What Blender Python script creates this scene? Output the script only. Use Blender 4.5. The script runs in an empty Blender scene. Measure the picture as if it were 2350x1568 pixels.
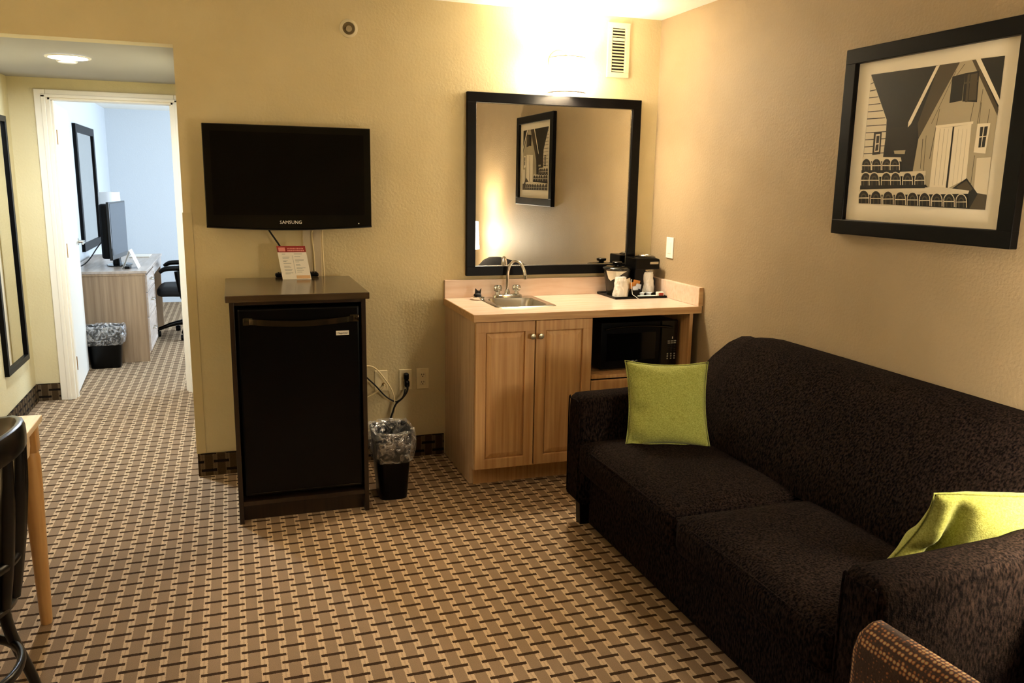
import bpy, bmesh, math, random
from mathutils import Vector, Matrix, noise as mn
random.seed(4)
R = math.radians
C = bpy.context.scene.collection

# ------------------------------------------------------------------ camera
cam_d = bpy.data.cameras.new('camera'); cam = bpy.data.objects.new('camera', cam_d); C.objects.link(cam)
rt = Vector((0.946338511, -0.322771888, 0.016178085)); up = Vector((0.047089352, 0.187241078, 0.981184677)); fw = Vector((0.319728034, 0.927771031, -0.192392563))
cam.matrix_world = Matrix(((rt.x, up.x, -fw.x, -2.363055), (rt.y, up.y, -fw.y, -4.346791), (rt.z, up.z, -fw.z, 1.535067), (0, 0, 0, 1)))
cam_d.sensor_width = 36; cam_d.lens = 1869.26 / 2350 * 36; cam_d.clip_start = .02
bpy.context.scene.camera = cam

# ------------------------------------------------------------------ world, big lights, exposure
sc = bpy.context.scene
sc.view_settings.view_transform = 'Standard'; sc.view_settings.look = 'None'
sc.view_settings.exposure = 0.0; sc.view_settings.gamma = 1; sc.view_settings.use_curve_mapping = False
W = bpy.data.worlds.new('world'); sc.world = W; W.use_nodes = True
W.node_tree.nodes['Background'].inputs[0].default_value = (.45, .62, 1, 1)
W.node_tree.nodes['Background'].inputs[1].default_value = 1.0
def light(name, kind, loc, energy, color, size=.1, rot=(0, 0, 0), size_y=None, parent=None):
    d = bpy.data.lights.new(name, kind); d.energy = energy; d.color = color
    if kind == 'AREA':
        d.size = size
        if size_y: d.shape = 'RECTANGLE'; d.size_y = size_y
    else: d.shadow_soft_size = size
    o = bpy.data.objects.new(name, d); C.objects.link(o); o.location = loc; o.rotation_euler = rot
    return o
# daylight falling through the bedroom window (the window is in the bedroom's right wall)
light('daylight', 'AREA', (-.55, 4.2, 1.45), 240, (.66, .82, 1.0), 1.9, (0, R(90), 0), 2.4)
WARM = (1.0, .875, .68)
L_SCONCE, L_TABLE, L_DINING = 94, 66, 36

# ------------------------------------------------------------------ materials
def hexc(h):
    h = h.lstrip('#'); v = [int(h[i:i+2], 16) / 255 for i in (0, 2, 4)]
    return tuple((c / 12.92 if c <= .04045 else ((c + .055) / 1.055) ** 2.4) for c in v) + (1,)
MATS = {}
def mat(name, col, rough=.6, metal=0, bump=None, mix=None, coat=0, trans=0, emit=None, ior=1.45, alpha=1, spec=.5, sheen=0):
    """bump=(scale, strength, distance); mix=(colour2, (sx,sy,sz), lo, hi, detail) noise between two colours"""
    m = bpy.data.materials.new(name); m.use_nodes = True; MATS[name] = m
    nt = m.node_tree; b = nt.nodes['Principled BSDF']; N = nt.nodes.new; L = nt.links.new
    col = hexc(col) if isinstance(col, str) else tuple(col) + ((1,) if len(col) == 3 else ())
    b.inputs['Base Color'].default_value = col; b.inputs['Roughness'].default_value = rough; b.inputs['Metallic'].default_value = metal
    b.inputs['IOR'].default_value = ior; b.inputs['Transmission Weight'].default_value = trans; b.inputs['Coat Weight'].default_value = coat
    b.inputs['Coat Roughness'].default_value = .03; b.inputs['Alpha'].default_value = alpha; b.inputs['Specular IOR Level'].default_value = spec
    b.inputs['Sheen Weight'].default_value = sheen
    if emit: b.inputs['Emission Color'].default_value = tuple(emit[0]) + (1,); b.inputs['Emission Strength'].default_value = emit[1]
    tc = N('ShaderNodeTexCoord')
    if mix:
        mp = N('ShaderNodeMapping'); mp.inputs['Scale'].default_value = mix[1]; L(tc.outputs['Object'], mp.inputs[0])
        n = N('ShaderNodeTexNoise'); n.inputs['Scale'].default_value = 1; n.inputs['Detail'].default_value = mix[4] if len(mix) > 4 else 4
        L(mp.outputs[0], n.inputs[0])
        r = N('ShaderNodeValToRGB'); r.color_ramp.elements[0].position = mix[2]; r.color_ramp.elements[1].position = mix[3]
        r.color_ramp.elements[0].color = col; r.color_ramp.elements[1].color = hexc(mix[0]) if isinstance(mix[0], str) else tuple(mix[0]) + (1,)
        L(n.outputs[0], r.inputs[0]); L(r.outputs[0], b.inputs['Base Color'])
    if bump:
        n = N('ShaderNodeTexNoise'); n.inputs['Scale'].default_value = bump[0]; n.inputs['Detail'].default_value = 3; L(tc.outputs['Object'], n.inputs[0])
        bp = N('ShaderNodeBump'); bp.inputs['Strength'].default_value = bump[1]; bp.inputs['Distance'].default_value = bump[2]
        L(n.outputs[0], bp.inputs['Height']); L(bp.outputs[0], b.inputs['Normal'])
    return m

def carpet(name, brown, light_c, dash, axes=('X', 'Y'), pu=.0615, pv=.094, u0=-1.558, v0=-1.346, brown2=None):
    m = bpy.data.materials.new(name); m.use_nodes = True; nt = m.node_tree; b = nt.nodes['Principled BSDF']; N = nt.nodes.new; L = nt.links.new
    b.inputs['Roughness'].default_value = .95; b.inputs['Specular IOR Level'].default_value = .1
    def mth(op, a, c=None, d=None):
        n = N('ShaderNodeMath'); n.operation = op
        for i, v in enumerate((a, c, d)):
            if v is None: continue
            if isinstance(v, (int, float)): n.inputs[i].default_value = v
            else: L(v, n.inputs[i])
        return n.outputs[0]
    tc = N('ShaderNodeTexCoord'); 
    nz = N('ShaderNodeTexNoise'); nz.inputs['Scale'].default_value = 160; L(tc.outputs['Object'], nz.inputs[0])
    sep = N('ShaderNodeSeparateXYZ'); L(tc.outputs['Object'], sep.inputs[0])
    jit = mth('MULTIPLY', mth('SUBTRACT', nz.outputs[0], .5), .10)
    if axes[0] == 'XY': su = mth('ADD', sep.outputs['X'], sep.outputs['Y'])
    else: su = sep.outputs[axes[0]]
    u = mth('DIVIDE', mth('SUBTRACT', su, u0), pu)
    v = mth('ADD', mth('DIVIDE', mth('SUBTRACT', sep.outputs[axes[1]], v0), pv), mth('MULTIPLY', jit, .6))
    u = mth('ADD', u, jit)
    col = mth('FLOOR', mth('ADD', u, .5)); cu = mth('SUBTRACT', u, col)
    sg = mth('SIGN', cu); par = mth('MULTIPLY', mth('PINGPONG', col, 1), .5)     # 0 or .5
    def vdist(off): # distance to the nearest dash centre line, in periods
        f = mth('FRACT', mth('ADD', mth('ADD', v, off), .5)); return mth('ABSOLUTE', mth('SUBTRACT', f, .5))
    d1 = mth('LESS_THAN', vdist(par), .078)
    d2a = mth('LESS_THAN', vdist(mth('SUBTRACT', .5, par)), .078)
    d2b = mth('LESS_THAN', mth('SUBTRACT', 1, mth('ABSOLUTE', cu)), .62)
    dashm = mth('MAXIMUM', d1, mth('MULTIPLY', d2a, d2b))
    acu = mth('ABSOLUTE', cu)
    isl = mth('GREATER_THAN', acu, .315)
    line = mth('MULTIPLY', mth('GREATER_THAN', acu, .462), .35)
    isl2 = mth('MULTIPLY', isl, mth('SUBTRACT', 1, line))
    wn = N('ShaderNodeTexNoise'); wn.inputs['Scale'].default_value = 9; L(tc.outputs['Object'], wn.inputs[0])
    mb = N('ShaderNodeMix'); mb.data_type = 'RGBA'; L(wn.outputs[0], mb.inputs[0]); mb.inputs[6].default_value = hexc(brown); mb.inputs[7].default_value = hexc(brown2 or brown)
    m1 = N('ShaderNodeMix'); m1.data_type = 'RGBA'; L(isl2, m1.inputs[0]); L(mb.outputs[2], m1.inputs[6]); m1.inputs[7].default_value = hexc(light_c)
    m2 = N('ShaderNodeMix'); m2.data_type = 'RGBA'; L(dashm, m2.inputs[0]); L(m1.outputs[2], m2.inputs[6]); m2.inputs[7].default_value = hexc(dash)
    fz = N('ShaderNodeTexNoise'); fz.inputs['Scale'].default_value = 450; fz.inputs['Detail'].default_value = 2; L(tc.outputs['Object'], fz.inputs[0])
    m3 = N('ShaderNodeMix'); m3.data_type = 'RGBA'; m3.blend_type = 'MULTIPLY'; m3.inputs[0].default_value = .7; L(m2.outputs[2], m3.inputs[6])
    rr = N('ShaderNodeMapRange'); L(fz.outputs[0], rr.inputs[0]); rr.inputs[1].default_value = .3; rr.inputs[2].default_value = .7; rr.inputs[3].default_value = .62; rr.inputs[4].default_value = 1.2
    L(rr.outputs[0], m3.inputs[7]); L(m3.outputs[2], b.inputs['Base Color'])
    bp = N('ShaderNodeBump'); bp.inputs['Strength'].default_value = .6; bp.inputs['Distance'].default_value = .004
    h = mth('ADD', mth('SUBTRACT', 1, dashm), mth('MULTIPLY', fz.outputs[0], .5)); L(h, bp.inputs['Height']); L(bp.outputs[0], b.inputs['Normal'])
    MATS[name] = m; return m

carpet('carpet', '#947a60', '#c6aa88', '#3c2a18', brown2='#8a745a')
carpet('carpet_base', '#43331f', '#64523a', '#1a1209', axes=('XY', 'Z'), v0=.03)
mat('wall_yellow', '#d6c69a', .7, bump=(75, .45, .003), mix=('#cebd90', (3, 3, 3), .3, .7))
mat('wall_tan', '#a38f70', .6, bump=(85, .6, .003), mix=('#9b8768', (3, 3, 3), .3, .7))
mat('wall_cool', '#c9cdd0', .8, bump=(75, .4, .002))
mat('white_paint', '#efe9dc', .8, bump=(60, .4, .003))
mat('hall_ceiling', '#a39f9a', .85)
mat('trim', '#eadfca', .4)
mat('door_paint', '#ece6da', .4)
mat('guard', '#cdbb8c', .45)
mat('black_wood', '#050404', .38, spec=.13, bump=(40, .1, .0005))
mat('espresso', '#2a1c10', .3, mix=('#1c120a', (60, 60, 3), .35, .65))
mat('espresso_top', '#4a3c2a', .16, mix=('#3a2c1c', (3, 60, 60), .35, .65))  # lighter than the cabinet sides: wall reflection put into the colour
mat('maple', '#d2a874', .42, mix=('#b88a56', (55, 55, 2.2), .35, .68, 6))
mat('maple_pale', '#d4b896', .45, mix=('#bd9c78', (60, 60, 2.0), .35, .68, 6))
mat('counter', '#dcc6b2', .2, mix=('#d2b49a', (5, 60, 40), .35, .7, 5))
mat('counter_edge', '#d0a874', .4, mix=('#b88c58', (5, 60, 60), .35, .68, 5))
mat('oak_pale', '#b29676', .45, mix=('#957a5e', (50, 50, 1.6), .35, .68, 6))
mat('oak_top', '#c4b5a8', .25, mix=('#b2a294', (40, 3, 40), .35, .7))
mat('beech', '#f0dcbc', .38, mix=('#e4c79c', (40, 3, 40), .35, .68, 5))
mat('beech_leg', '#d0a468', .35, mix=('#b88a50', (50, 50, 3), .35, .68, 5))
mat('sofa_fabric', '#060404', .95, bump=(200, .6, .003), mix=('#2c221e', (150, 150, 60), .38, .78, 4), spec=.03)
mat('green_fabric', '#7f8438', .9, bump=(320, .6, .002), mix=('#a6a85a', (200, 200, 200), .3, .7, 3), spec=.15, sheen=.15)
mat('black_plastic', '#020202', .28, spec=.2)
mat('black_gloss', '#040404', .07)
mat('handle_gloss', '#4a4234', .12, metal=.85)
mat('dining_glow', '#fff4dc', .8, emit=((1, .875, .68), 20))
mat('screen', '#020202', .08, spec=.3)
mat('screen_reflect', '#3a424c', .2)  # dark screen coloured grey-blue to paint in the window's reflection
mat('black_matte', '#080807', .7)
mat('charcoal', '#15161a', .6)
mat('chair_black', '#08090a', .3)
mat('chrome', '#d8d8d4', .08, metal=1)
mat('steel', '#c8c4ba', .22, metal=1)
mat('nickel', '#b0a488', .3, metal=1)
mat('brass', '#a67c32', .3, metal=1)
mat('mirror_glass', '#e6e4dc', 0.0, metal=1)
mat('ivory', '#eedfb4', .35)
mat('white_plastic', '#eee8dc', .35)
mat('white_cord', '#e6d3a0', .5)
mat('black_cord', '#0a0806', .5)
mat('raceway', '#cfc0a0', .45)
mat('vent_paint', '#d8cba6', .5)
mat('dark_void', '#120c04', .9)
mat('sprinkler_cup', '#6b5c38', .5)
mat('shade_glow', '#fff4dc', .8, emit=((1, .875, .68), 40))
mat('lamp_glow', '#fff4dc', .8, emit=((1, .875, .68), 60))
mat('downlight', '#ffffff', .5, emit=((.74, .86, 1), 620))
mat('paper', '#e9e4d6', .6)
mat('paper_grey', '#a8aaa2', .7)
mat('card_red', '#8c1f16', .5)
mat('card_pink', '#d98a80', .5)
mat('card_orange', '#d8b080', .5)
mat('mat_board', '#e6dcc6', .35, coat=.15)
def film():
    m = mat('liner', '#f4f4f4', .15); nt = m.node_tree; b = nt.nodes['Principled BSDF']; N = nt.nodes.new; L = nt.links.new
    tc = N('ShaderNodeTexCoord'); n = N('ShaderNodeTexNoise'); n.inputs['Scale'].default_value = 22; n.inputs['Detail'].default_value = 3; n.inputs['Distortion'].default_value = 1.5; L(tc.outputs['Object'], n.inputs[0])
    bp = N('ShaderNodeBump'); bp.inputs['Strength'].default_value = 1; bp.inputs['Distance'].default_value = .02; L(n.outputs[0], bp.inputs['Height'])
    g = N('ShaderNodeBsdfGlossy'); g.inputs['Roughness'].default_value = .18; g.inputs['Color'].default_value = (1, 1, 1, 1); L(bp.outputs[0], g.inputs['Normal'])
    d = N('ShaderNodeBsdfTranslucent'); d2 = N('ShaderNodeBsdfDiffuse'); md = N('ShaderNodeMixShader'); L(d.outputs[0], md.inputs[1]); L(d2.outputs[0], md.inputs[2])
    gd = N('ShaderNodeMixShader'); gd.inputs[0].default_value = .55; L(md.outputs[0], gd.inputs[1]); L(g.outputs[0], gd.inputs[2])
    tr = N('ShaderNodeBsdfTransparent'); rm = N('ShaderNodeValToRGB'); rm.color_ramp.elements[0].position = .42; rm.color_ramp.elements[1].position = .66
    rm.color_ramp.elements[0].color = (.12, .12, .12, 1); rm.color_ramp.elements[1].color = (.75, .75, .75, 1); L(n.outputs[0], rm.inputs[0])
    mx = N('ShaderNodeMixShader'); L(rm.outputs[0], mx.inputs[0]); L(tr.outputs[0], mx.inputs[1]); L(gd.outputs[0], mx.inputs[2]); L(mx.outputs[0], nt.nodes['Material Output'].inputs[0])
film()
mat('smoke_plastic', '#5a5850', .1, trans=.75, ior=1.3)
mat('cup_wrap', '#e6e3d8', .35, bump=(60, .9, .006), coat=.4)
mat('paper_cone', '#d8d0bc', .7)
mat('amber', '#b5762e', .5)
mat('blue_white', '#c4ccd6', .4)
mat('red_print', '#a8402c', .5)
mat('black_metal', '#101010', .35, metal=.6)
mat('sheer', '#e8e8e8', .9)
for i, g in enumerate(('#0b0804', '#171008', '#463b2a', '#a89b80', '#d6cab0', '#e6dac0')):
    mat('print_tone_%d' % i, g, .35, coat=.12)
# ribbed, dotted armchair cloth
def dotted():
    m = mat('dotted_fabric', '#8a5a2c', .9, bump=(200, .5, .003)); nt = m.node_tree; b = nt.nodes['Principled BSDF']; N = nt.nodes.new; L = nt.links.new
    tc = N('ShaderNodeTexCoord'); v = N('ShaderNodeTexVoronoi'); v.inputs['Scale'].default_value = 105; v.inputs['Randomness'].default_value = .25; L(tc.outputs['Object'], v.inputs[0])
    r = N('ShaderNodeValToRGB'); e = r.color_ramp.elements; e[0].position = .22; e[0].color = hexc('#98845a'); e[1].position = .5; e[1].color = hexc('#301a0b')
    x = e.new(.36); x.color = hexc('#8a5226'); L(v.outputs['Distance'], r.inputs[0]); L(r.outputs[0], b.inputs['Base Color'])
dotted()

# ------------------------------------------------------------------ mesh helpers
class B:
    """collects shapes (world coordinates unless the object is made local) into one mesh"""
    def __init__(s): s.bm = bmesh.new(); s.mi = 0
    def _add(s, t, M=None):
        if M is not None: bmesh.ops.transform(t, matrix=M, verts=t.verts)
        for f in t.faces: f.material_index = s.mi
        me = bpy.data.meshes.new('t'); t.to_mesh(me); t.free(); s.bm.from_mesh(me); bpy.data.meshes.remove(me); return s
    def m(s, i): s.mi = i; return s
    def box(s, x0, x1, y0, y1, z0, z1, bev=0, seg=2, M=None):
        t = bmesh.new(); bmesh.ops.create_cube(t, size=1)
        for v in t.verts: v.co = Vector(((x0 + x1) / 2 + v.co.x * (x1 - x0), (y0 + y1) / 2 + v.co.y * (y1 - y0), (z0 + z1) / 2 + v.co.z * (z1 - z0)))
        if bev: bmesh.ops.bevel(t, geom=t.edges[:], offset=bev, segments=seg, profile=.5, affect='EDGES')
        return s._add(t, M)
    def prism(s, pts, axis, a0, a1, bev=0, seg=2, M=None):
        """polygon pts in the two other axes, extruded along axis from a0 to a1"""
        t = bmesh.new()
        def P(p, a): return {0: (a, p[0], p[1]), 1: (p[0], a, p[1]), 2: (p[0], p[1], a)}[axis]
        lo = [t.verts.new(P(p, a0)) for p in pts]; hi = [t.verts.new(P(p, a1)) for p in pts]; n = len(pts)
        t.faces.new(lo); t.faces.new(hi)
        for i in range(n): t.faces.new((lo[i], lo[(i+1) % n], hi[(i+1) % n], hi[i]))
        bmesh.ops.recalc_face_normals(t, faces=t.faces)
        if bev: bmesh.ops.bevel(t, geom=t.edges[:], offset=bev, segments=seg, profile=.5, affect='EDGES')
        return s._add(t, M)
    def lathe(s, prof, cx=0, cy=0, cz=0, seg=32, M=None, axis=2, sy=1):
        t = bmesh.new(); rings = []
        for r, z in prof:
            if r < 1e-6: rings.append([t.verts.new((0, 0, z))])
            else: rings.append([t.verts.new((r*math.cos(2*math.pi*i/seg), sy*r*math.sin(2*math.pi*i/seg), z)) for i in range(seg)])
        for a, b in zip(rings, rings[1:]):
            for i in range(seg):
                j = (i+1) % seg
                if len(a) == 1 and len(b) == 1: continue
                if len(a) == 1: t.faces.new((a[0], b[i], b[j]))
                elif len(b) == 1: t.faces.new((a[i], a[j], b[0]))
                else: t.faces.new((a[i], a[j], b[j], b[i]))
        bmesh.ops.recalc_face_normals(t, faces=t.faces)
        rot = {2: Matrix(), 1: Matrix.Rotation(R(90), 4, 'X'), 0: Matrix.Rotation(R(90), 4, 'Y')}[axis]
        T = Matrix.Translation((cx, cy, cz)) @ rot
        return s._add(t, (M @ T) if M is not None else T)
    def tube(s, pts, r, seg=10, smooth=4, closed=False, M=None, sy=1):
        """round bar through pts (Catmull-Rom); r a number or one radius per point"""
        P = [Vector(p) for p in pts]; n = len(P); rs = [r]*n if isinstance(r, (int, float)) else list(r); out = []; ro = []
        if smooth > 1 and n > 2:
            for i in range(n if closed else n-1):
                p0 = P[(i-1) % n] if (closed or i) else P[0]*2-P[1]; p1 = P[i]; p2 = P[(i+1) % n]
                p3 = P[(i+2) % n] if (closed or i+2 < n) else P[-1]*2-P[-2]
                for k in range(smooth):
                    t_ = k/smooth; out.append(.5*((2*p1)+(p2-p0)*t_+(2*p0-5*p1+4*p2-p3)*t_*t_+(3*p1-p0-3*p2+p3)*t_**3)); ro.append(rs[i]*(1-t_)+rs[(i+1) % n]*t_)
            if not closed: out.append(P[-1]); ro.append(rs[-1])
        else: out, ro = P, rs
        t = bmesh.new(); rings = []; m_ = len(out); nrm = None
        for i, p in enumerate(out):
            a = out[(i-1) % m_] if (closed or i) else p; b = out[(i+1) % m_] if (closed or i < m_-1) else p
            d = (b-a).normalized()
            if nrm is None: nrm = d.orthogonal().normalized() if abs(d.z) > .9 else d.cross(Vector((0, 0, 1))).normalized()
            nrm = (nrm-d*nrm.dot(d)).normalized(); bn = d.cross(nrm)
            rings.append([t.verts.new(p+ro[i]*(math.cos(2*math.pi*k/seg)*nrm+sy*math.sin(2*math.pi*k/seg)*bn)) for k in range(seg)])
        for i in range(m_ if closed else m_-1):
            a, b = rings[i], rings[(i+1) % m_]
            for k in range(seg): t.faces.new((a[k], a[(k+1) % seg], b[(k+1) % seg], b[k]))
        if not closed: t.faces.new(rings[0]); t.faces.new(rings[-1])
        bmesh.ops.recalc_face_normals(t, faces=t.faces)
        return s._add(t, M)
    def loft(s, sections, cap=True, M=None, cap0=True):
        t = bmesh.new(); rings = [[t.verts.new(p) for p in sec] for sec in sections]
        for a, b in zip(rings, rings[1:]):
            n = len(a)
            for k in range(n): t.faces.new((a[k], a[(k+1) % n], b[(k+1) % n], b[k]))
        if cap and cap0: t.faces.new(rings[0])
        if cap: t.faces.new(rings[-1])
        bmesh.ops.recalc_face_normals(t, faces=t.faces)
        return s._add(t, M)
    def frame(s, axis, a0, a1, u0, u1, v0, v1, w, bev=.003):
        """mitred picture-frame ring: outer rectangle u0..u1 x v0..v1, bar width w, depth a0..a1 along axis"""
        def bx(ua, ub, va, vb):
            if axis == 1: s.box(ua, ub, a0, a1, va, vb, bev)
            else: s.box(a0, a1, ua, ub, va, vb, bev)
        bx(u0, u1, v1-w, v1); bx(u0, u1, v0, v0+w); bx(u0, u0+w, v0+w-bev, v1-w+bev); bx(u1-w, u1, v0+w-bev, v1-w+bev)
        return s
WM = {}
def thing(name, label, cat, loc=(0, 0, 0), group=None, M=None, kind=None):
    o = bpy.data.objects.new(name, None); C.objects.link(o); o.empty_display_size = .05
    mtx = (M if M is not None else Matrix.Translation(loc)); o.matrix_world = mtx; WM[o] = mtx.copy()
    if kind: o['kind'] = kind
    o['label'] = label; o['category'] = cat
    if group: o['group'] = group
    return o
def obj(name, b, mats, parent=None, local=False, smooth=None, label=None, cat=None, kind=None, group=None, sub=0, loc=None):
    me = bpy.data.meshes.new(name)
    if parent is not None and not local: bmesh.ops.transform(b.bm, matrix=WM[parent].inverted(), verts=b.bm.verts)
    elif parent is None and loc is not None and not local: bmesh.ops.translate(b.bm, vec=-Vector(loc), verts=b.bm.verts)
    b.bm.to_mesh(me); b.bm.free()
    for m in ([mats] if isinstance(mats, str) else mats): me.materials.append(MATS[m])
    o = bpy.data.objects.new(name, me); C.objects.link(o)
    if parent is not None: o.parent = parent; WM[o] = WM[parent]
    elif loc is not None: o.location = loc; WM[o] = Matrix.Translation(loc)
    else: WM[o] = Matrix()
    if smooth is not None:
        for p in me.polygons: p.use_smooth = True
        if smooth < 180: me.set_sharp_from_angle(angle=R(smooth))
    if sub:
        md = o.modifiers.new('sub', 'SUBSURF'); md.levels = sub; md.render_levels = sub
    if label: o['label'] = label
    if cat: o['category'] = cat
    if kind: o['kind'] = kind
    if group: o['group'] = group
    return o
def text(name, body, size, M, matname, parent, align='CENTER', ext=.0006):
    """lettering: M places the text's own XY plane in the world"""
    cu = bpy.data.curves.new(name, 'FONT'); cu.body = body; cu.size = size; cu.align_x = align; cu.align_y = 'CENTER'; cu.extrude = ext; cu.resolution_u = 2
    tmp = bpy.data.objects.new('tmp', cu); C.objects.link(tmp); bpy.context.view_layer.update()
    me = bpy.data.meshes.new_from_object(tmp.evaluated_get(bpy.context.evaluated_depsgraph_get())); bpy.data.objects.remove(tmp); bpy.data.curves.remove(cu)
    me.materials.clear(); me.materials.append(MATS[matname]); me.transform(WM[parent].inverted() @ M)
    o = bpy.data.objects.new(name, me); C.objects.link(o); o.parent = parent; WM[o] = WM[parent]; return o
FRONT = Matrix.Rotation(R(90), 4, 'X')            # text facing -y, upright
def at(x, y, z): return Matrix.Translation((x, y, z))
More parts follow.
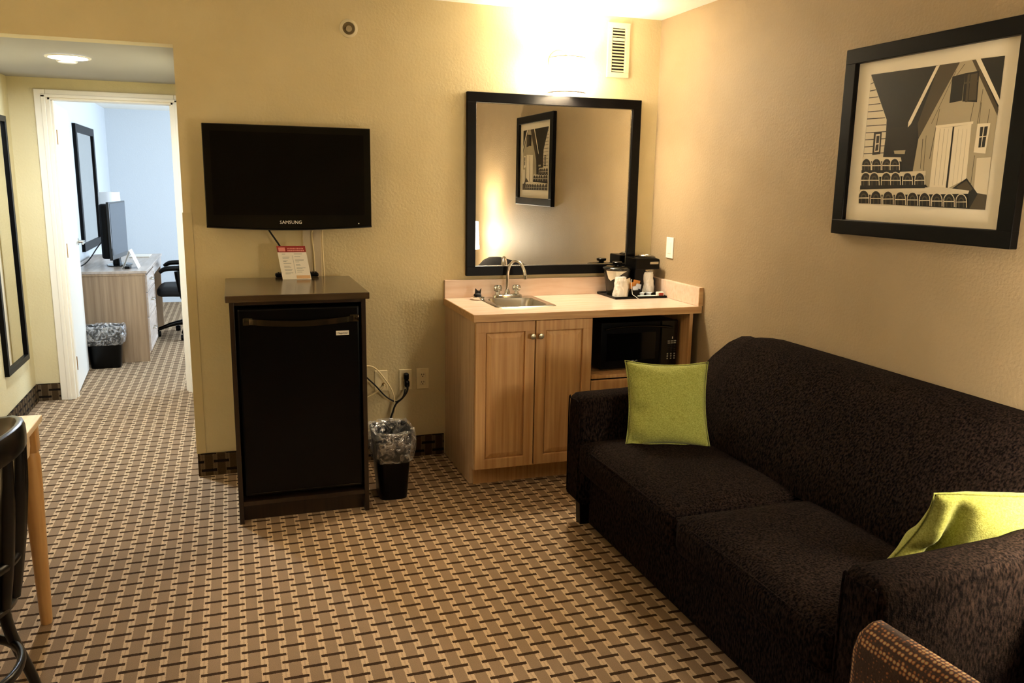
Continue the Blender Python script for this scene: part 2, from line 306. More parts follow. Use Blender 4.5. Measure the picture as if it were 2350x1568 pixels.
ART=[(0,[(-1.705,1.96),(-2.285,1.953),(-2.283,1.47),(-1.703,1.475)]),(4,[(-1.705,1.957),(-1.807,1.787),(-1.816,1.649),(-1.705,1.649)]),(1,[(-1.705,1.927),(-1.721,1.931),(-1.721,1.928),(-1.705,1.924)]),(1,[(-1.705,1.902),(-1.736,1.903),(-1.737,1.9),(-1.705,1.898)]),(1,[(-1.705,1.876),(-1.752,1.876),(-1.752,1.873),(-1.705,1.873)]),(1,[(-1.705,1.85),(-1.768,1.85),(-1.768,1.847),(-1.705,1.847)]),(1,[(-1.705,1.824),(-1.783,1.823),(-1.784,1.82),(-1.705,1.821)]),(1,[(-1.705,1.798),(-1.798,1.796),(-1.799,1.793),(-1.705,1.794)]),(1,[(-1.705,1.771),(-1.807,1.77),(-1.808,1.767),(-1.705,1.768)]),(1,[(-1.705,1.745),(-1.811,1.745),(-1.811,1.742),(-1.705,1.742)]),(1,[(-1.705,1.719),(-1.814,1.719),(-1.815,1.716),(-1.705,1.716)]),(1,[(-1.705,1.692),(-1.818,1.693),(-1.818,1.69),(-1.705,1.689)]),(1,[(-1.704,1.666),(-1.822,1.667),(-1.822,1.664),(-1.705,1.663)]),(1,[(-1.749,1.744),(-1.789,1.745),(-1.792,1.661),(-1.751,1.659)]),(4,[(-1.759,1.736),(-1.782,1.737),(-1.784,1.67),(-1.76,1.669)]),(1,[(-1.764,1.73),(-1.779,1.73),(-1.779,1.703),(-1.765,1.702)]),(1,[(-1.765,1.697),(-1.779,1.698),(-1.779,1.675),(-1.764,1.674)]),(1,[(-1.812,1.756),(-1.958,1.757),(-1.963,1.599),(-1.808,1.646)]),(3,[(-1.859,1.672),(-1.915,1.672),(-1.913,1.658),(-1.864,1.66)]),(3,[(-2.111,1.955),(-2.18,1.956),(-2.284,1.769),(-2.284,1.516),(-2.222,1.52),(-2.044,1.536),(-1.96,1.596),(-1.97,1.71)]),(2,[(-2.101,1.929),(-2.103,1.929),(-2.022,1.759),(-2.02,1.759)]),(2,[(-2.133,1.947),(-2.135,1.946),(-2.106,1.912),(-2.104,1.912)]),(2,[(-2.049,1.808),(-2.051,1.808),(-2.032,1.639),(-2.029,1.639)]),(2,[(-2.188,1.819),(-2.19,1.818),(-2.183,1.749),(-2.181,1.75)]),(2,[(-2.217,1.858),(-2.219,1.858),(-2.213,1.748),(-2.211,1.748)]),(2,[(-2.252,1.792),(-2.254,1.792),(-2.252,1.745),(-2.25,1.745)]),(2,[(-1.989,1.709),(-1.992,1.709),(-1.995,1.604),(-1.993,1.605)]),(2,[(-2.003,1.72),(-2.005,1.72),(-2.01,1.581),(-2.008,1.581)]),(2,[(-2.216,1.646),(-2.218,1.646),(-2.216,1.526),(-2.214,1.526)]),(2,[(-2.217,1.816),(-2.219,1.816),(-2.22,1.747),(-2.218,1.747)]),(2,[(-2.027,1.956),(-2.113,1.954),(-1.97,1.713),(-1.959,1.763)]),(5,[(-2.015,1.955),(-2.03,1.956),(-1.928,1.764),(-1.915,1.753),(-1.915,1.771)]),(0,[(-2.195,1.956),(-2.285,1.953),(-2.286,1.818)]),(2,[(-2.162,1.955),(-2.177,1.955),(-2.286,1.79),(-2.285,1.769)]),(5,[(-2.176,1.956),(-2.195,1.956),(-2.285,1.821),(-2.286,1.799)]),(0,[(-2.089,1.911),(-2.14,1.916),(-2.14,1.828),(-2.089,1.824)]),(1,[(-2.14,1.916),(-2.196,1.918),(-2.201,1.818),(-2.142,1.825)]),(2,[(-2.151,1.911),(-2.16,1.912),(-2.163,1.822),(-2.154,1.822)]),(2,[(-2.141,1.887),(-2.196,1.889),(-2.196,1.883),(-2.141,1.881)]),(2,[(-2.163,1.91),(-2.19,1.911),(-2.196,1.826),(-2.166,1.826)]),(5,[(-2.044,1.742),(-2.115,1.744),(-2.115,1.538),(-2.044,1.539)]),(5,[(-2.122,1.744),(-2.19,1.749),(-2.195,1.569),(-2.124,1.537)]),(5,[(-2.042,1.752),(-2.196,1.757),(-2.196,1.749),(-2.044,1.742)]),(1,[(-2.115,1.744),(-2.121,1.744),(-2.123,1.537),(-2.115,1.538)]),(3,[(-2.062,1.74),(-2.064,1.74),(-2.065,1.547),(-2.063,1.547)]),(3,[(-2.08,1.739),(-2.082,1.739),(-2.083,1.547),(-2.082,1.547)]),(3,[(-2.098,1.738),(-2.099,1.738),(-2.101,1.547),(-2.099,1.547)]),(3,[(-2.14,1.736),(-2.141,1.736),(-2.143,1.547),(-2.142,1.547)]),(3,[(-2.157,1.735),(-2.158,1.735),(-2.16,1.547),(-2.159,1.547)]),(3,[(-2.174,1.734),(-2.175,1.734),(-2.178,1.548),(-2.176,1.548)]),(5,[(-2.214,1.748),(-2.263,1.748),(-2.258,1.651),(-2.212,1.656)]),(1,[(-2.226,1.737),(-2.255,1.738),(-2.252,1.672),(-2.228,1.671)]),(4,[(-2.238,1.738),(-2.242,1.738),(-2.24,1.672),(-2.237,1.672)]),(4,[(-2.227,1.707),(-2.255,1.708),(-2.255,1.705),(-2.227,1.703)]),(4,[(-2.227,1.637),(-2.281,1.639),(-2.284,1.516),(-2.231,1.524)]),(2,[(-2.221,1.526),(-2.283,1.519),(-2.283,1.47),(-2.22,1.471)]),(0,[(-2.141,1.536),(-2.197,1.572),(-2.248,1.521),(-2.222,1.471),(-2.164,1.497)]),(2,[(-2.158,1.542),(-2.197,1.564),(-2.226,1.537),(-2.208,1.52)]),(4,[(-1.7,1.653),(-1.897,1.647),(-1.903,1.632),(-1.705,1.636)]),(4,[(-1.704,1.591),(-2.02,1.597),(-2.021,1.581),(-1.705,1.575)]),(4,[(-1.706,1.527),(-2.087,1.542),(-2.213,1.531),(-2.209,1.515),(-1.706,1.508)]),(0,[(-1.703,1.505),(-2.222,1.521),(-2.22,1.471),(-1.703,1.475)]),(4,[(-1.702,1.601),(-1.699,1.622),(-1.7,1.632),(-1.705,1.641),(-1.713,1.646),(-1.723,1.648),(-1.733,1.646),(-1.743,1.64),(-1.75,1.632),(-1.753,1.622),(-1.756,1.6)]),(1,[(-1.706,1.601),(-1.703,1.622),(-1.704,1.631),(-1.708,1.638),(-1.715,1.643),(-1.723,1.645),(-1.732,1.643),(-1.74,1.638),(-1.746,1.63),(-1.749,1.622),(-1.752,1.6)]),(2,[(-1.716,1.601),(-1.713,1.622),(-1.713,1.627),(-1.715,1.631),(-1.719,1.634),(-1.725,1.635),(-1.73,1.634),(-1.735,1.631),(-1.738,1.627),(-1.74,1.622),(-1.743,1.601)]),(0,[(-1.721,1.601),(-1.718,1.622),(-1.718,1.625),(-1.72,1.628),(-1.722,1.629),(-1.725,1.63),(-1.728,1.629),(-1.731,1.628),(-1.733,1.625),(-1.734,1.622),(-1.737,1.601)]),(4,[(-1.702,1.621),(-1.751,1.62),(-1.751,1.617),(-1.703,1.618)]),(4,[(-1.756,1.6),(-1.753,1.622),(-1.754,1.632),(-1.758,1.64),(-1.766,1.645),(-1.776,1.647),(-1.786,1.645),(-1.795,1.639),(-1.802,1.631),(-1.805,1.621),(-1.808,1.6)]),(1,[(-1.76,1.6),(-1.757,1.622),(-1.757,1.63),(-1.761,1.637),(-1.768,1.642),(-1.776,1.643),(-1.785,1.642),(-1.793,1.637),(-1.799,1.629),(-1.802,1.621),(-1.804,1.6)]),(2,[(-1.769,1.6),(-1.766,1.621),(-1.767,1.626),(-1.769,1.631),(-1.773,1.633),(-1.777,1.634),(-1.783,1.633),(-1.787,1.63),(-1.791,1.626),(-1.792,1.621),(-1.795,1.6)]),(0,[(-1.774,1.6),(-1.771,1.621),(-1.772,1.624),(-1.773,1.627),(-1.775,1.628),(-1.778,1.629),(-1.781,1.628),(-1.784,1.627),(-1.786,1.624),(-1.787,1.621),(-1.79,1.6)]),(4,[(-1.756,1.62),(-1.803,1.62),(-1.803,1.617),(-1.756,1.617)]),(4,[(-1.81,1.6),(-1.807,1.621),(-1.807,1.631),(-1.812,1.639),(-1.819,1.644),(-1.829,1.646),(-1.839,1.644),(-1.848,1.638),(-1.854,1.63),(-1.857,1.62),(-1.86,1.6)]),(1,[(-1.813,1.6),(-1.81,1.621),(-1.811,1.629),(-1.815,1.636),(-1.821,1.641),(-1.829,1.642),(-1.838,1.641),(-1.845,1.636),(-1.851,1.629),(-1.854,1.62),(-1.857,1.6)]),(2,[(-1.823,1.6),(-1.82,1.621),(-1.82,1.626),(-1.822,1.63),(-1.826,1.632),(-1.831,1.633),(-1.836,1.632),(-1.84,1.629),(-1.843,1.625),(-1.845,1.62),(-1.848,1.6)]),(0,[(-1.828,1.6),(-1.825,1.621),(-1.825,1.624),(-1.826,1.626),(-1.828,1.628),(-1.831,1.628),(-1.834,1.628),(-1.837,1.626),(-1.839,1.623),(-1.84,1.62),(-1.843,1.6)]),(4,[(-1.81,1.62),(-1.855,1.619),(-1.855,1.616),(-1.81,1.617)]),(4,[(-1.85,1.6),(-1.847,1.62),(-1.848,1.63),(-1.852,1.638),(-1.86,1.643),(-1.869,1.645),(-1.878,1.643),(-1.887,1.637),(-1.894,1.629),(-1.897,1.62),(-1.9,1.599)]),(1,[(-1.854,1.6),(-1.851,1.62),(-1.851,1.629),(-1.855,1.636),(-1.861,1.64),(-1.869,1.642),(-1.878,1.64),(-1.885,1.635),(-1.891,1.628),(-1.893,1.62),(-1.896,1.599)]),(2,[(-1.863,1.6),(-1.86,1.62),(-1.86,1.625),(-1.862,1.629),(-1.866,1.632),(-1.87,1.633),(-1.875,1.632),(-1.88,1.629),(-1.883,1.625),(-1.885,1.62),(-1.887,1.599)]),(0,[(-1.868,1.6),(-1.865,1.62),(-1.865,1.623),(-1.866,1.625),(-1.868,1.627),(-1.871,1.628),(-1.874,1.627),(-1.877,1.625),(-1.879,1.623),(-1.88,1.62),(-1.882,1.599)]),(4,[(-1.85,1.619),(-1.894,1.618),(-1.895,1.616),(-1.85,1.616)]),(0,[(-1.703,1.602),(-1.899,1.601),(-1.901,1.59),(-1.704,1.591)]),(4,[(-1.706,1.542),(-1.702,1.566),(-1.703,1.577),(-1.708,1.587),(-1.717,1.593),(-1.727,1.596),(-1.739,1.593),(-1.749,1.587),(-1.756,1.577),(-1.76,1.566),(-1.763,1.542)]),(1,[(-1.71,1.542),(-1.706,1.566),(-1.707,1.576),(-1.711,1.584),(-1.719,1.59),(-1.728,1.591),(-1.737,1.59),(-1.746,1.584),(-1.753,1.576),(-1.756,1.566),(-1.759,1.542)]),(2,[(-1.72,1.542),(-1.717,1.566),(-1.717,1.572),(-1.72,1.577),(-1.724,1.58),(-1.729,1.581),(-1.735,1.58),(-1.74,1.577),(-1.744,1.572),(-1.746,1.566),(-1.749,1.542)]),(0,[(-1.726,1.542),(-1.723,1.566),(-1.723,1.57),(-1.724,1.572),(-1.727,1.574),(-1.73,1.575),(-1.733,1.574),(-1.736,1.572),(-1.739,1.57),(-1.74,1.566),(-1.743,1.542)]),(4,[(-1.705,1.565),(-1.757,1.565),(-1.758,1.562),(-1.706,1.561)]),(4,[(-1.751,1.542),(-1.747,1.566),(-1.748,1.577),(-1.753,1.587),(-1.761,1.593),(-1.772,1.595),(-1.783,1.593),(-1.792,1.587),(-1.8,1.577),(-1.803,1.566),(-1.807,1.543)]),(1,[(-1.755,1.542),(-1.751,1.566),(-1.752,1.576),(-1.756,1.584),(-1.763,1.589),(-1.772,1.591),(-1.782,1.589),(-1.79,1.584),(-1.796,1.576),(-1.799,1.566),(-1.803,1.543)]),(2,[(-1.765,1.542),(-1.762,1.566),(-1.762,1.572),(-1.764,1.577),(-1.768,1.58),(-1.774,1.581),(-1.779,1.58),(-1.784,1.577),(-1.788,1.572),(-1.789,1.566),(-1.793,1.543)]),(0,[(-1.77,1.543),(-1.767,1.566),(-1.767,1.57),(-1.769,1.572),(-1.771,1.574),(-1.774,1.575),(-1.778,1.574),(-1.781,1.573),(-1.783,1.57),(-1.784,1.566),(-1.787,1.543)]),(4,[(-1.75,1.565),(-1.801,1.565),(-1.801,1.562),(-1.751,1.562)]),(4,[(-1.814,1.543),(-1.811,1.566),(-1.812,1.577),(-1.816,1.587),(-1.824,1.593),(-1.834,1.595),(-1.845,1.593),(-1.854,1.587),(-1.861,1.577),(-1.865,1.567),(-1.868,1.543)]),(1,[(-1.818,1.543),(-1.815,1.566),(-1.815,1.576),(-1.819,1.584),(-1.826,1.589),(-1.835,1.591),(-1.844,1.589),(-1.852,1.584),(-1.858,1.576),(-1.861,1.567),(-1.864,1.543)]),(2,[(-1.828,1.543),(-1.825,1.566),(-1.825,1.572),(-1.827,1.577),(-1.831,1.58),(-1.836,1.581),(-1.841,1.58),(-1.846,1.577),(-1.85,1.572),(-1.852,1.567),(-1.855,1.543)]),(0,[(-1.833,1.543),(-1.83,1.566),(-1.83,1.57),(-1.832,1.573),(-1.834,1.574),(-1.837,1.575),(-1.84,1.574),(-1.843,1.573),(-1.845,1.57),(-1.846,1.567),(-1.849,1.543)]),(4,[(-1.814,1.565),(-1.862,1.565),(-1.863,1.562),(-1.814,1.562)]),(4,[(-1.861,1.543),(-1.857,1.567),(-1.858,1.577),(-1.862,1.587),(-1.87,1.593),(-1.88,1.595),(-1.89,1.592),(-1.899,1.586),(-1.906,1.577),(-1.91,1.567),(-1.913,1.544)]),(1,[(-1.864,1.543),(-1.861,1.567),(-1.862,1.576),(-1.865,1.584),(-1.872,1.589),(-1.88,1.591),(-1.889,1.589),(-1.897,1.584),(-1.903,1.576),(-1.906,1.567),(-1.909,1.544)]),(2,[(-1.874,1.544),(-1.871,1.567),(-1.871,1.572),(-1.873,1.577),(-1.877,1.58),(-1.882,1.581),(-1.887,1.58),(-1.892,1.577),(-1.895,1.572),(-1.897,1.567),(-1.9,1.544)]),(0,[(-1.879,1.544),(-1.876,1.567),(-1.876,1.57),(-1.877,1.573),(-1.88,1.574),(-1.883,1.575),(-1.886,1.574),(-1.889,1.573),(-1.891,1.57),(-1.892,1.567),(-1.895,1.544)]),(4,[(-1.86,1.565),(-1.907,1.565),(-1.908,1.562),(-1.861,1.562)]),(4,[(-1.919,1.544),(-1.916,1.567),(-1.917,1.577),(-1.921,1.586),(-1.928,1.592),(-1.938,1.594),(-1.948,1.592),(-1.957,1.586),(-1.963,1.577),(-1.967,1.567),(-1.97,1.544)]),(1,[(-1.923,1.544),(-1.92,1.567),(-1.92,1.576),(-1.924,1.584),(-1.93,1.589),(-1.938,1.59),(-1.947,1.589),(-1.955,1.583),(-1.96,1.576),(-1.963,1.567),(-1.966,1.544)]),(2,[(-1.932,1.544),(-1.929,1.567),(-1.929,1.572),(-1.931,1.577),(-1.935,1.58),(-1.94,1.581),(-1.945,1.579),(-1.949,1.577),(-1.953,1.572),(-1.954,1.567),(-1.957,1.544)]),(0,[(-1.937,1.544),(-1.934,1.567),(-1.934,1.57),(-1.936,1.573),(-1.938,1.574),(-1.941,1.575),(-1.944,1.574),(-1.946,1.573),(-1.948,1.57),(-1.949,1.567),(-1.952,1.544)]),(4,[(-1.919,1.565),(-1.965,1.565),(-1.965,1.562),(-1.919,1.562)]),(4,[(-1.977,1.545),(-1.974,1.567),(-1.974,1.577),(-1.978,1.586),(-1.985,1.592),(-1.994,1.594),(-2.004,1.592),(-2.013,1.586),(-2.019,1.577),(-2.023,1.567),(-2.026,1.545)]),(1,[(-1.98,1.545),(-1.977,1.567),(-1.978,1.576),(-1.981,1.583),(-1.987,1.588),(-1.995,1.59),(-2.003,1.588),(-2.011,1.583),(-2.016,1.576),(-2.019,1.567),(-2.022,1.545)]),(2,[(-1.989,1.545),(-1.986,1.567),(-1.986,1.572),(-1.988,1.576),(-1.992,1.579),(-1.996,1.58),(-2.001,1.579),(-2.006,1.576),(-2.009,1.572),(-2.011,1.567),(-2.014,1.545)]),(0,[(-1.994,1.545),(-1.991,1.567),(-1.991,1.57),(-1.992,1.573),(-1.994,1.574),(-1.997,1.575),(-2.0,1.574),(-2.003,1.573),(-2.005,1.57),(-2.006,1.567),(-2.009,1.545)]),(4,[(-1.976,1.565),(-2.02,1.566),(-2.021,1.563),(-1.977,1.562)]),(0,[(-1.705,1.543),(-2.026,1.549),(-2.026,1.537),(-1.705,1.53)]),(4,[(-1.702,1.473),(-1.699,1.498),(-1.7,1.509),(-1.705,1.519),(-1.714,1.526),(-1.726,1.528),(-1.738,1.526),(-1.748,1.52),(-1.756,1.51),(-1.76,1.499),(-1.763,1.475)]),(1,[(-1.706,1.474),(-1.703,1.498),(-1.704,1.508),(-1.709,1.516),(-1.716,1.522),(-1.726,1.524),(-1.737,1.522),(-1.746,1.517),(-1.753,1.509),(-1.756,1.499),(-1.759,1.475)]),(2,[(-1.718,1.474),(-1.714,1.498),(-1.715,1.504),(-1.717,1.509),(-1.722,1.512),(-1.728,1.513),(-1.734,1.512),(-1.739,1.509),(-1.743,1.504),(-1.745,1.499),(-1.748,1.475)]),(0,[(-1.724,1.474),(-1.721,1.498),(-1.721,1.502),(-1.722,1.505),(-1.725,1.507),(-1.729,1.507),(-1.732,1.507),(-1.735,1.505),(-1.738,1.502),(-1.739,1.499),(-1.742,1.475)]),(4,[(-1.702,1.496),(-1.757,1.498),(-1.758,1.494),(-1.703,1.493)]),(4,[(-1.768,1.473),(-1.765,1.497),(-1.766,1.509),(-1.771,1.518),(-1.78,1.525),(-1.791,1.527),(-1.802,1.525),(-1.812,1.519),(-1.82,1.51),(-1.824,1.499),(-1.827,1.475)]),(1,[(-1.772,1.474),(-1.769,1.497),(-1.77,1.507),(-1.774,1.515),(-1.782,1.521),(-1.791,1.523),(-1.801,1.521),(-1.81,1.516),(-1.817,1.508),(-1.82,1.499),(-1.823,1.475)]),(2,[(-1.783,1.474),(-1.78,1.498),(-1.78,1.503),(-1.783,1.508),(-1.787,1.511),(-1.793,1.513),(-1.798,1.512),(-1.804,1.509),(-1.807,1.504),(-1.809,1.498),(-1.813,1.475)]),(0,[(-1.789,1.474),(-1.786,1.498),(-1.786,1.501),(-1.787,1.504),(-1.79,1.506),(-1.793,1.507),(-1.797,1.506),(-1.8,1.504),(-1.802,1.502),(-1.803,1.498),(-1.807,1.475)]),(4,[(-1.768,1.496),(-1.821,1.497),(-1.822,1.494),(-1.768,1.493)]),(4,[(-1.832,1.473),(-1.828,1.497),(-1.829,1.508),(-1.834,1.517),(-1.842,1.524),(-1.853,1.526),(-1.864,1.524),(-1.874,1.518),(-1.882,1.509),(-1.885,1.498),(-1.888,1.475)]),(1,[(-1.836,1.474),(-1.832,1.497),(-1.833,1.507),(-1.837,1.515),(-1.844,1.52),(-1.854,1.522),(-1.863,1.52),(-1.872,1.515),(-1.878,1.507),(-1.881,1.498),(-1.884,1.475)]),(2,[(-1.846,1.474),(-1.843,1.497),(-1.843,1.503),(-1.846,1.508),(-1.85,1.511),(-1.855,1.512),(-1.861,1.511),(-1.866,1.508),(-1.869,1.503),(-1.871,1.498),(-1.874,1.475)]),(0,[(-1.852,1.474),(-1.848,1.497),(-1.849,1.501),(-1.85,1.504),(-1.853,1.505),(-1.856,1.506),(-1.859,1.506),(-1.862,1.504),(-1.864,1.501),(-1.866,1.498),(-1.869,1.475)]),(4,[(-1.831,1.495),(-1.883,1.497),(-1.883,1.494),(-1.832,1.492)]),(4,[(-1.893,1.474),(-1.89,1.497),(-1.89,1.507),(-1.895,1.517),(-1.903,1.523),(-1.913,1.525),(-1.924,1.523),(-1.934,1.517),(-1.941,1.508),(-1.944,1.498),(-1.948,1.475)]),(1,[(-1.897,1.474),(-1.893,1.497),(-1.894,1.506),(-1.898,1.514),(-1.905,1.519),(-1.914,1.521),(-1.923,1.52),(-1.931,1.515),(-1.937,1.507),(-1.941,1.498),(-1.944,1.475)]),(2,[(-1.907,1.474),(-1.903,1.497),(-1.904,1.502),(-1.906,1.507),(-1.91,1.51),(-1.915,1.511),(-1.921,1.51),(-1.925,1.507),(-1.929,1.503),(-1.931,1.498),(-1.934,1.475)]),(0,[(-1.912,1.474),(-1.909,1.497),(-1.909,1.5),(-1.911,1.503),(-1.913,1.505),(-1.916,1.506),(-1.919,1.505),(-1.922,1.503),(-1.924,1.501),(-1.925,1.497),(-1.929,1.475)]),(4,[(-1.893,1.495),(-1.942,1.496),(-1.942,1.493),(-1.893,1.492)]),(4,[(-1.952,1.474),(-1.949,1.496),(-1.949,1.507),(-1.954,1.516),(-1.961,1.522),(-1.971,1.524),(-1.982,1.522),(-1.991,1.517),(-1.998,1.508),(-2.001,1.498),(-2.005,1.475)]),(1,[(-1.955,1.474),(-1.952,1.496),(-1.953,1.505),(-1.957,1.513),(-1.963,1.518),(-1.972,1.52),(-1.981,1.519),(-1.989,1.514),(-1.995,1.506),(-1.998,1.497),(-2.001,1.475)]),(2,[(-1.965,1.474),(-1.962,1.497),(-1.962,1.502),(-1.964,1.506),(-1.968,1.509),(-1.973,1.511),(-1.978,1.51),(-1.983,1.507),(-1.987,1.502),(-1.988,1.497),(-1.992,1.475)]),(0,[(-1.97,1.474),(-1.967,1.497),(-1.967,1.5),(-1.969,1.503),(-1.971,1.504),(-1.974,1.505),(-1.977,1.505),(-1.98,1.503),(-1.982,1.5),(-1.983,1.497),(-1.986,1.475)]),(4,[(-1.951,1.495),(-1.999,1.496),(-1.999,1.493),(-1.952,1.492)]),(4,[(-2.009,1.474),(-2.005,1.496),(-2.006,1.506),(-2.01,1.515),(-2.018,1.521),(-2.027,1.523),(-2.037,1.522),(-2.046,1.516),(-2.053,1.507),(-2.056,1.497),(-2.06,1.475)]),(1,[(-2.012,1.474),(-2.009,1.496),(-2.009,1.505),(-2.013,1.513),(-2.02,1.518),(-2.028,1.52),(-2.036,1.518),(-2.044,1.513),(-2.05,1.506),(-2.053,1.497),(-2.056,1.475)]),(2,[(-2.022,1.474),(-2.018,1.496),(-2.019,1.501),(-2.021,1.506),(-2.024,1.509),(-2.029,1.51),(-2.034,1.509),(-2.039,1.506),(-2.042,1.502),(-2.044,1.497),(-2.047,1.475)]),(0,[(-2.027,1.474),(-2.023,1.496),(-2.024,1.499),(-2.025,1.502),(-2.027,1.504),(-2.03,1.505),(-2.033,1.504),(-2.036,1.502),(-2.038,1.5),(-2.039,1.497),(-2.042,1.475)]),(4,[(-2.008,1.494),(-2.054,1.496),(-2.055,1.493),(-2.009,1.491)]),(4,[(-2.064,1.474),(-2.06,1.495),(-2.061,1.506),(-2.065,1.514),(-2.072,1.52),(-2.081,1.523),(-2.091,1.521),(-2.1,1.515),(-2.106,1.507),(-2.11,1.497),(-2.113,1.475)]),(1,[(-2.067,1.474),(-2.064,1.496),(-2.064,1.504),(-2.068,1.512),(-2.074,1.517),(-2.082,1.519),(-2.09,1.517),(-2.098,1.513),(-2.103,1.505),(-2.106,1.497),(-2.109,1.475)]),(2,[(-2.076,1.474),(-2.073,1.496),(-2.073,1.501),(-2.075,1.505),(-2.079,1.508),(-2.083,1.509),(-2.088,1.508),(-2.093,1.506),(-2.096,1.501),(-2.097,1.496),(-2.101,1.475)]),(0,[(-2.081,1.474),(-2.078,1.496),(-2.078,1.499),(-2.079,1.502),(-2.081,1.503),(-2.084,1.504),(-2.087,1.504),(-2.09,1.502),(-2.092,1.499),(-2.093,1.496),(-2.096,1.475)]),(4,[(-2.063,1.494),(-2.107,1.495),(-2.108,1.492),(-2.063,1.491)]),(4,[(-2.117,1.474),(-2.113,1.495),(-2.114,1.505),(-2.118,1.514),(-2.125,1.52),(-2.134,1.522),(-2.143,1.52),(-2.151,1.515),(-2.158,1.506),(-2.161,1.496),(-2.164,1.475)]),(1,[(-2.12,1.474),(-2.117,1.495),(-2.117,1.504),(-2.121,1.511),(-2.127,1.516),(-2.134,1.518),(-2.142,1.517),(-2.149,1.512),(-2.155,1.505),(-2.158,1.496),(-2.161,1.475)]),(2,[(-2.129,1.474),(-2.125,1.495),(-2.126,1.5),(-2.128,1.505),(-2.131,1.508),(-2.135,1.509),(-2.14,1.508),(-2.144,1.505),(-2.148,1.501),(-2.149,1.496),(-2.152,1.475)]),(0,[(-2.133,1.474),(-2.13,1.496),(-2.13,1.499),(-2.132,1.501),(-2.134,1.503),(-2.136,1.504),(-2.139,1.503),(-2.142,1.501),(-2.144,1.499),(-2.145,1.496),(-2.148,1.475)]),(4,[(-2.116,1.494),(-2.159,1.495),(-2.159,1.492),(-2.116,1.491)]),(4,[(-2.168,1.474),(-2.165,1.495),(-2.165,1.505),(-2.169,1.513),(-2.176,1.519),(-2.184,1.521),(-2.193,1.519),(-2.201,1.514),(-2.208,1.506),(-2.211,1.496),(-2.214,1.475)]),(1,[(-2.171,1.474),(-2.168,1.495),(-2.168,1.503),(-2.172,1.511),(-2.177,1.516),(-2.185,1.517),(-2.192,1.516),(-2.2,1.511),(-2.205,1.504),(-2.208,1.496),(-2.211,1.475)]),(2,[(-2.179,1.474),(-2.176,1.495),(-2.176,1.5),(-2.178,1.504),(-2.182,1.507),(-2.186,1.508),(-2.191,1.507),(-2.195,1.505),(-2.198,1.501),(-2.199,1.496),(-2.202,1.475)]),(0,[(-2.184,1.474),(-2.181,1.495),(-2.181,1.498),(-2.182,1.501),(-2.184,1.502),(-2.187,1.503),(-2.189,1.503),(-2.192,1.501),(-2.194,1.499),(-2.195,1.496),(-2.198,1.475)]),(4,[(-2.167,1.493),(-2.209,1.495),(-2.209,1.492),(-2.168,1.491)])]

# ================================================================== the setting
S = 'structure'
XR, XL, XE, HC, HS = 0.0, -3.68, -2.583, 2.446, 2.147
HD, BY, BX, BZ = 1.836, 6.5, -3.70, 2.30
obj('floor', B().box(-3.9, .2, -7.8, 6.7, -.06, 0), 'carpet', kind=S)
obj('wall_back', B().box(XE, .0, 0, .12, 0, HC).box(XL, XE, 0, .12, HS, HC), 'wall_yellow', kind=S)
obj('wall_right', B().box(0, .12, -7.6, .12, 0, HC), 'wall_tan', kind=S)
obj('wall_left', B().box(XL-.12, XL, -7.6, HD+.12, 0, HC), 'wall_yellow', kind=S)
obj('wall_rear', B().box(XL-.12, .12, -7.7, -7.58, 0, HC), 'wall_yellow', kind=S)
obj('ceiling', B().box(XL-.12, .12, -7.6, .12, HC, HC+.08), 'white_paint', kind=S)
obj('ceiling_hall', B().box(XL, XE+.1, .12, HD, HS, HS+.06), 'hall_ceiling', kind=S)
obj('wall_hall_right', B().box(XE, XE+.1, .12, HD, 0, HS), 'wall_yellow', kind=S)
DX0, DX1, DZ = -3.455, -2.70, 2.03
obj('wall_hall_end', B().box(XL, DX0, HD, HD+.12, 0, HS+.06).box(DX1, XE+.1, HD, HD+.12, 0, HS+.06).box(DX0, DX1, HD, HD+.12, DZ, HS+.06), 'wall_yellow', kind=S)
# bedroom shell
obj('wall_bedroom_left', B().box(BX-.1, BX, HD+.12, BY, 0, BZ+.1), 'wall_cool', kind=S)
obj('wall_bedroom_far', B().box(BX-.1, -.6, BY, BY+.1, 0, BZ+.1), 'wall_cool', kind=S)
obj('wall_bedroom_front', B().box(XE+.1, -.6, HD+.02, HD+.12, 0, BZ+.1), 'wall_cool', kind=S)
obj('ceiling_bedroom', B().box(BX-.1, -.5, HD+.12, BY+.1, BZ, BZ+.08), 'white_paint', kind=S)
obj('wall_bedroom_right', B().box(-.6, -.5, HD+.12, 3.0, 0, BZ).box(-.6, -.5, 5.4, BY, 0, BZ).box(-.6, -.5, 3.0, 5.4, 0, .5).box(-.6, -.5, 3.0, 5.4, 2.1, BZ), 'wall_cool', kind=S)
w1 = B().frame(0, -.59, -.52, 3.0, 5.4, .5, 2.1, .05); w1.box(-.58, -.53, 4.17, 4.23, .5, 2.1)
obj('window_1', w1, 'trim', kind=S)
# skirting of bound carpet
BH = .121
def skirt(name, x0, x1, y0, y1): obj(name, B().box(x0, x1, y0, y1, 0, BH, .002), 'carpet_base', kind=S)
skirt('baseboard_back', XE, -1.27, -.012, 0)
skirt('baseboard_right', -.012, 0, -7.58, -.62)
skirt('baseboard_left', XL, XL+.012, -7.58, HD)
skirt('baseboard_hall', XL+.012, -3.532, HD-.012, HD)
skirt('baseboard_rear', XL+.012, -.012, -7.58, -7.568)
obj('trim_1', B().box(XE-.002, -2.541, -.0035, 0, BH, 1.361, .001).box(XE-.004, XE, -.0035, .1, BH, 1.361, .001), 'guard', kind=S)

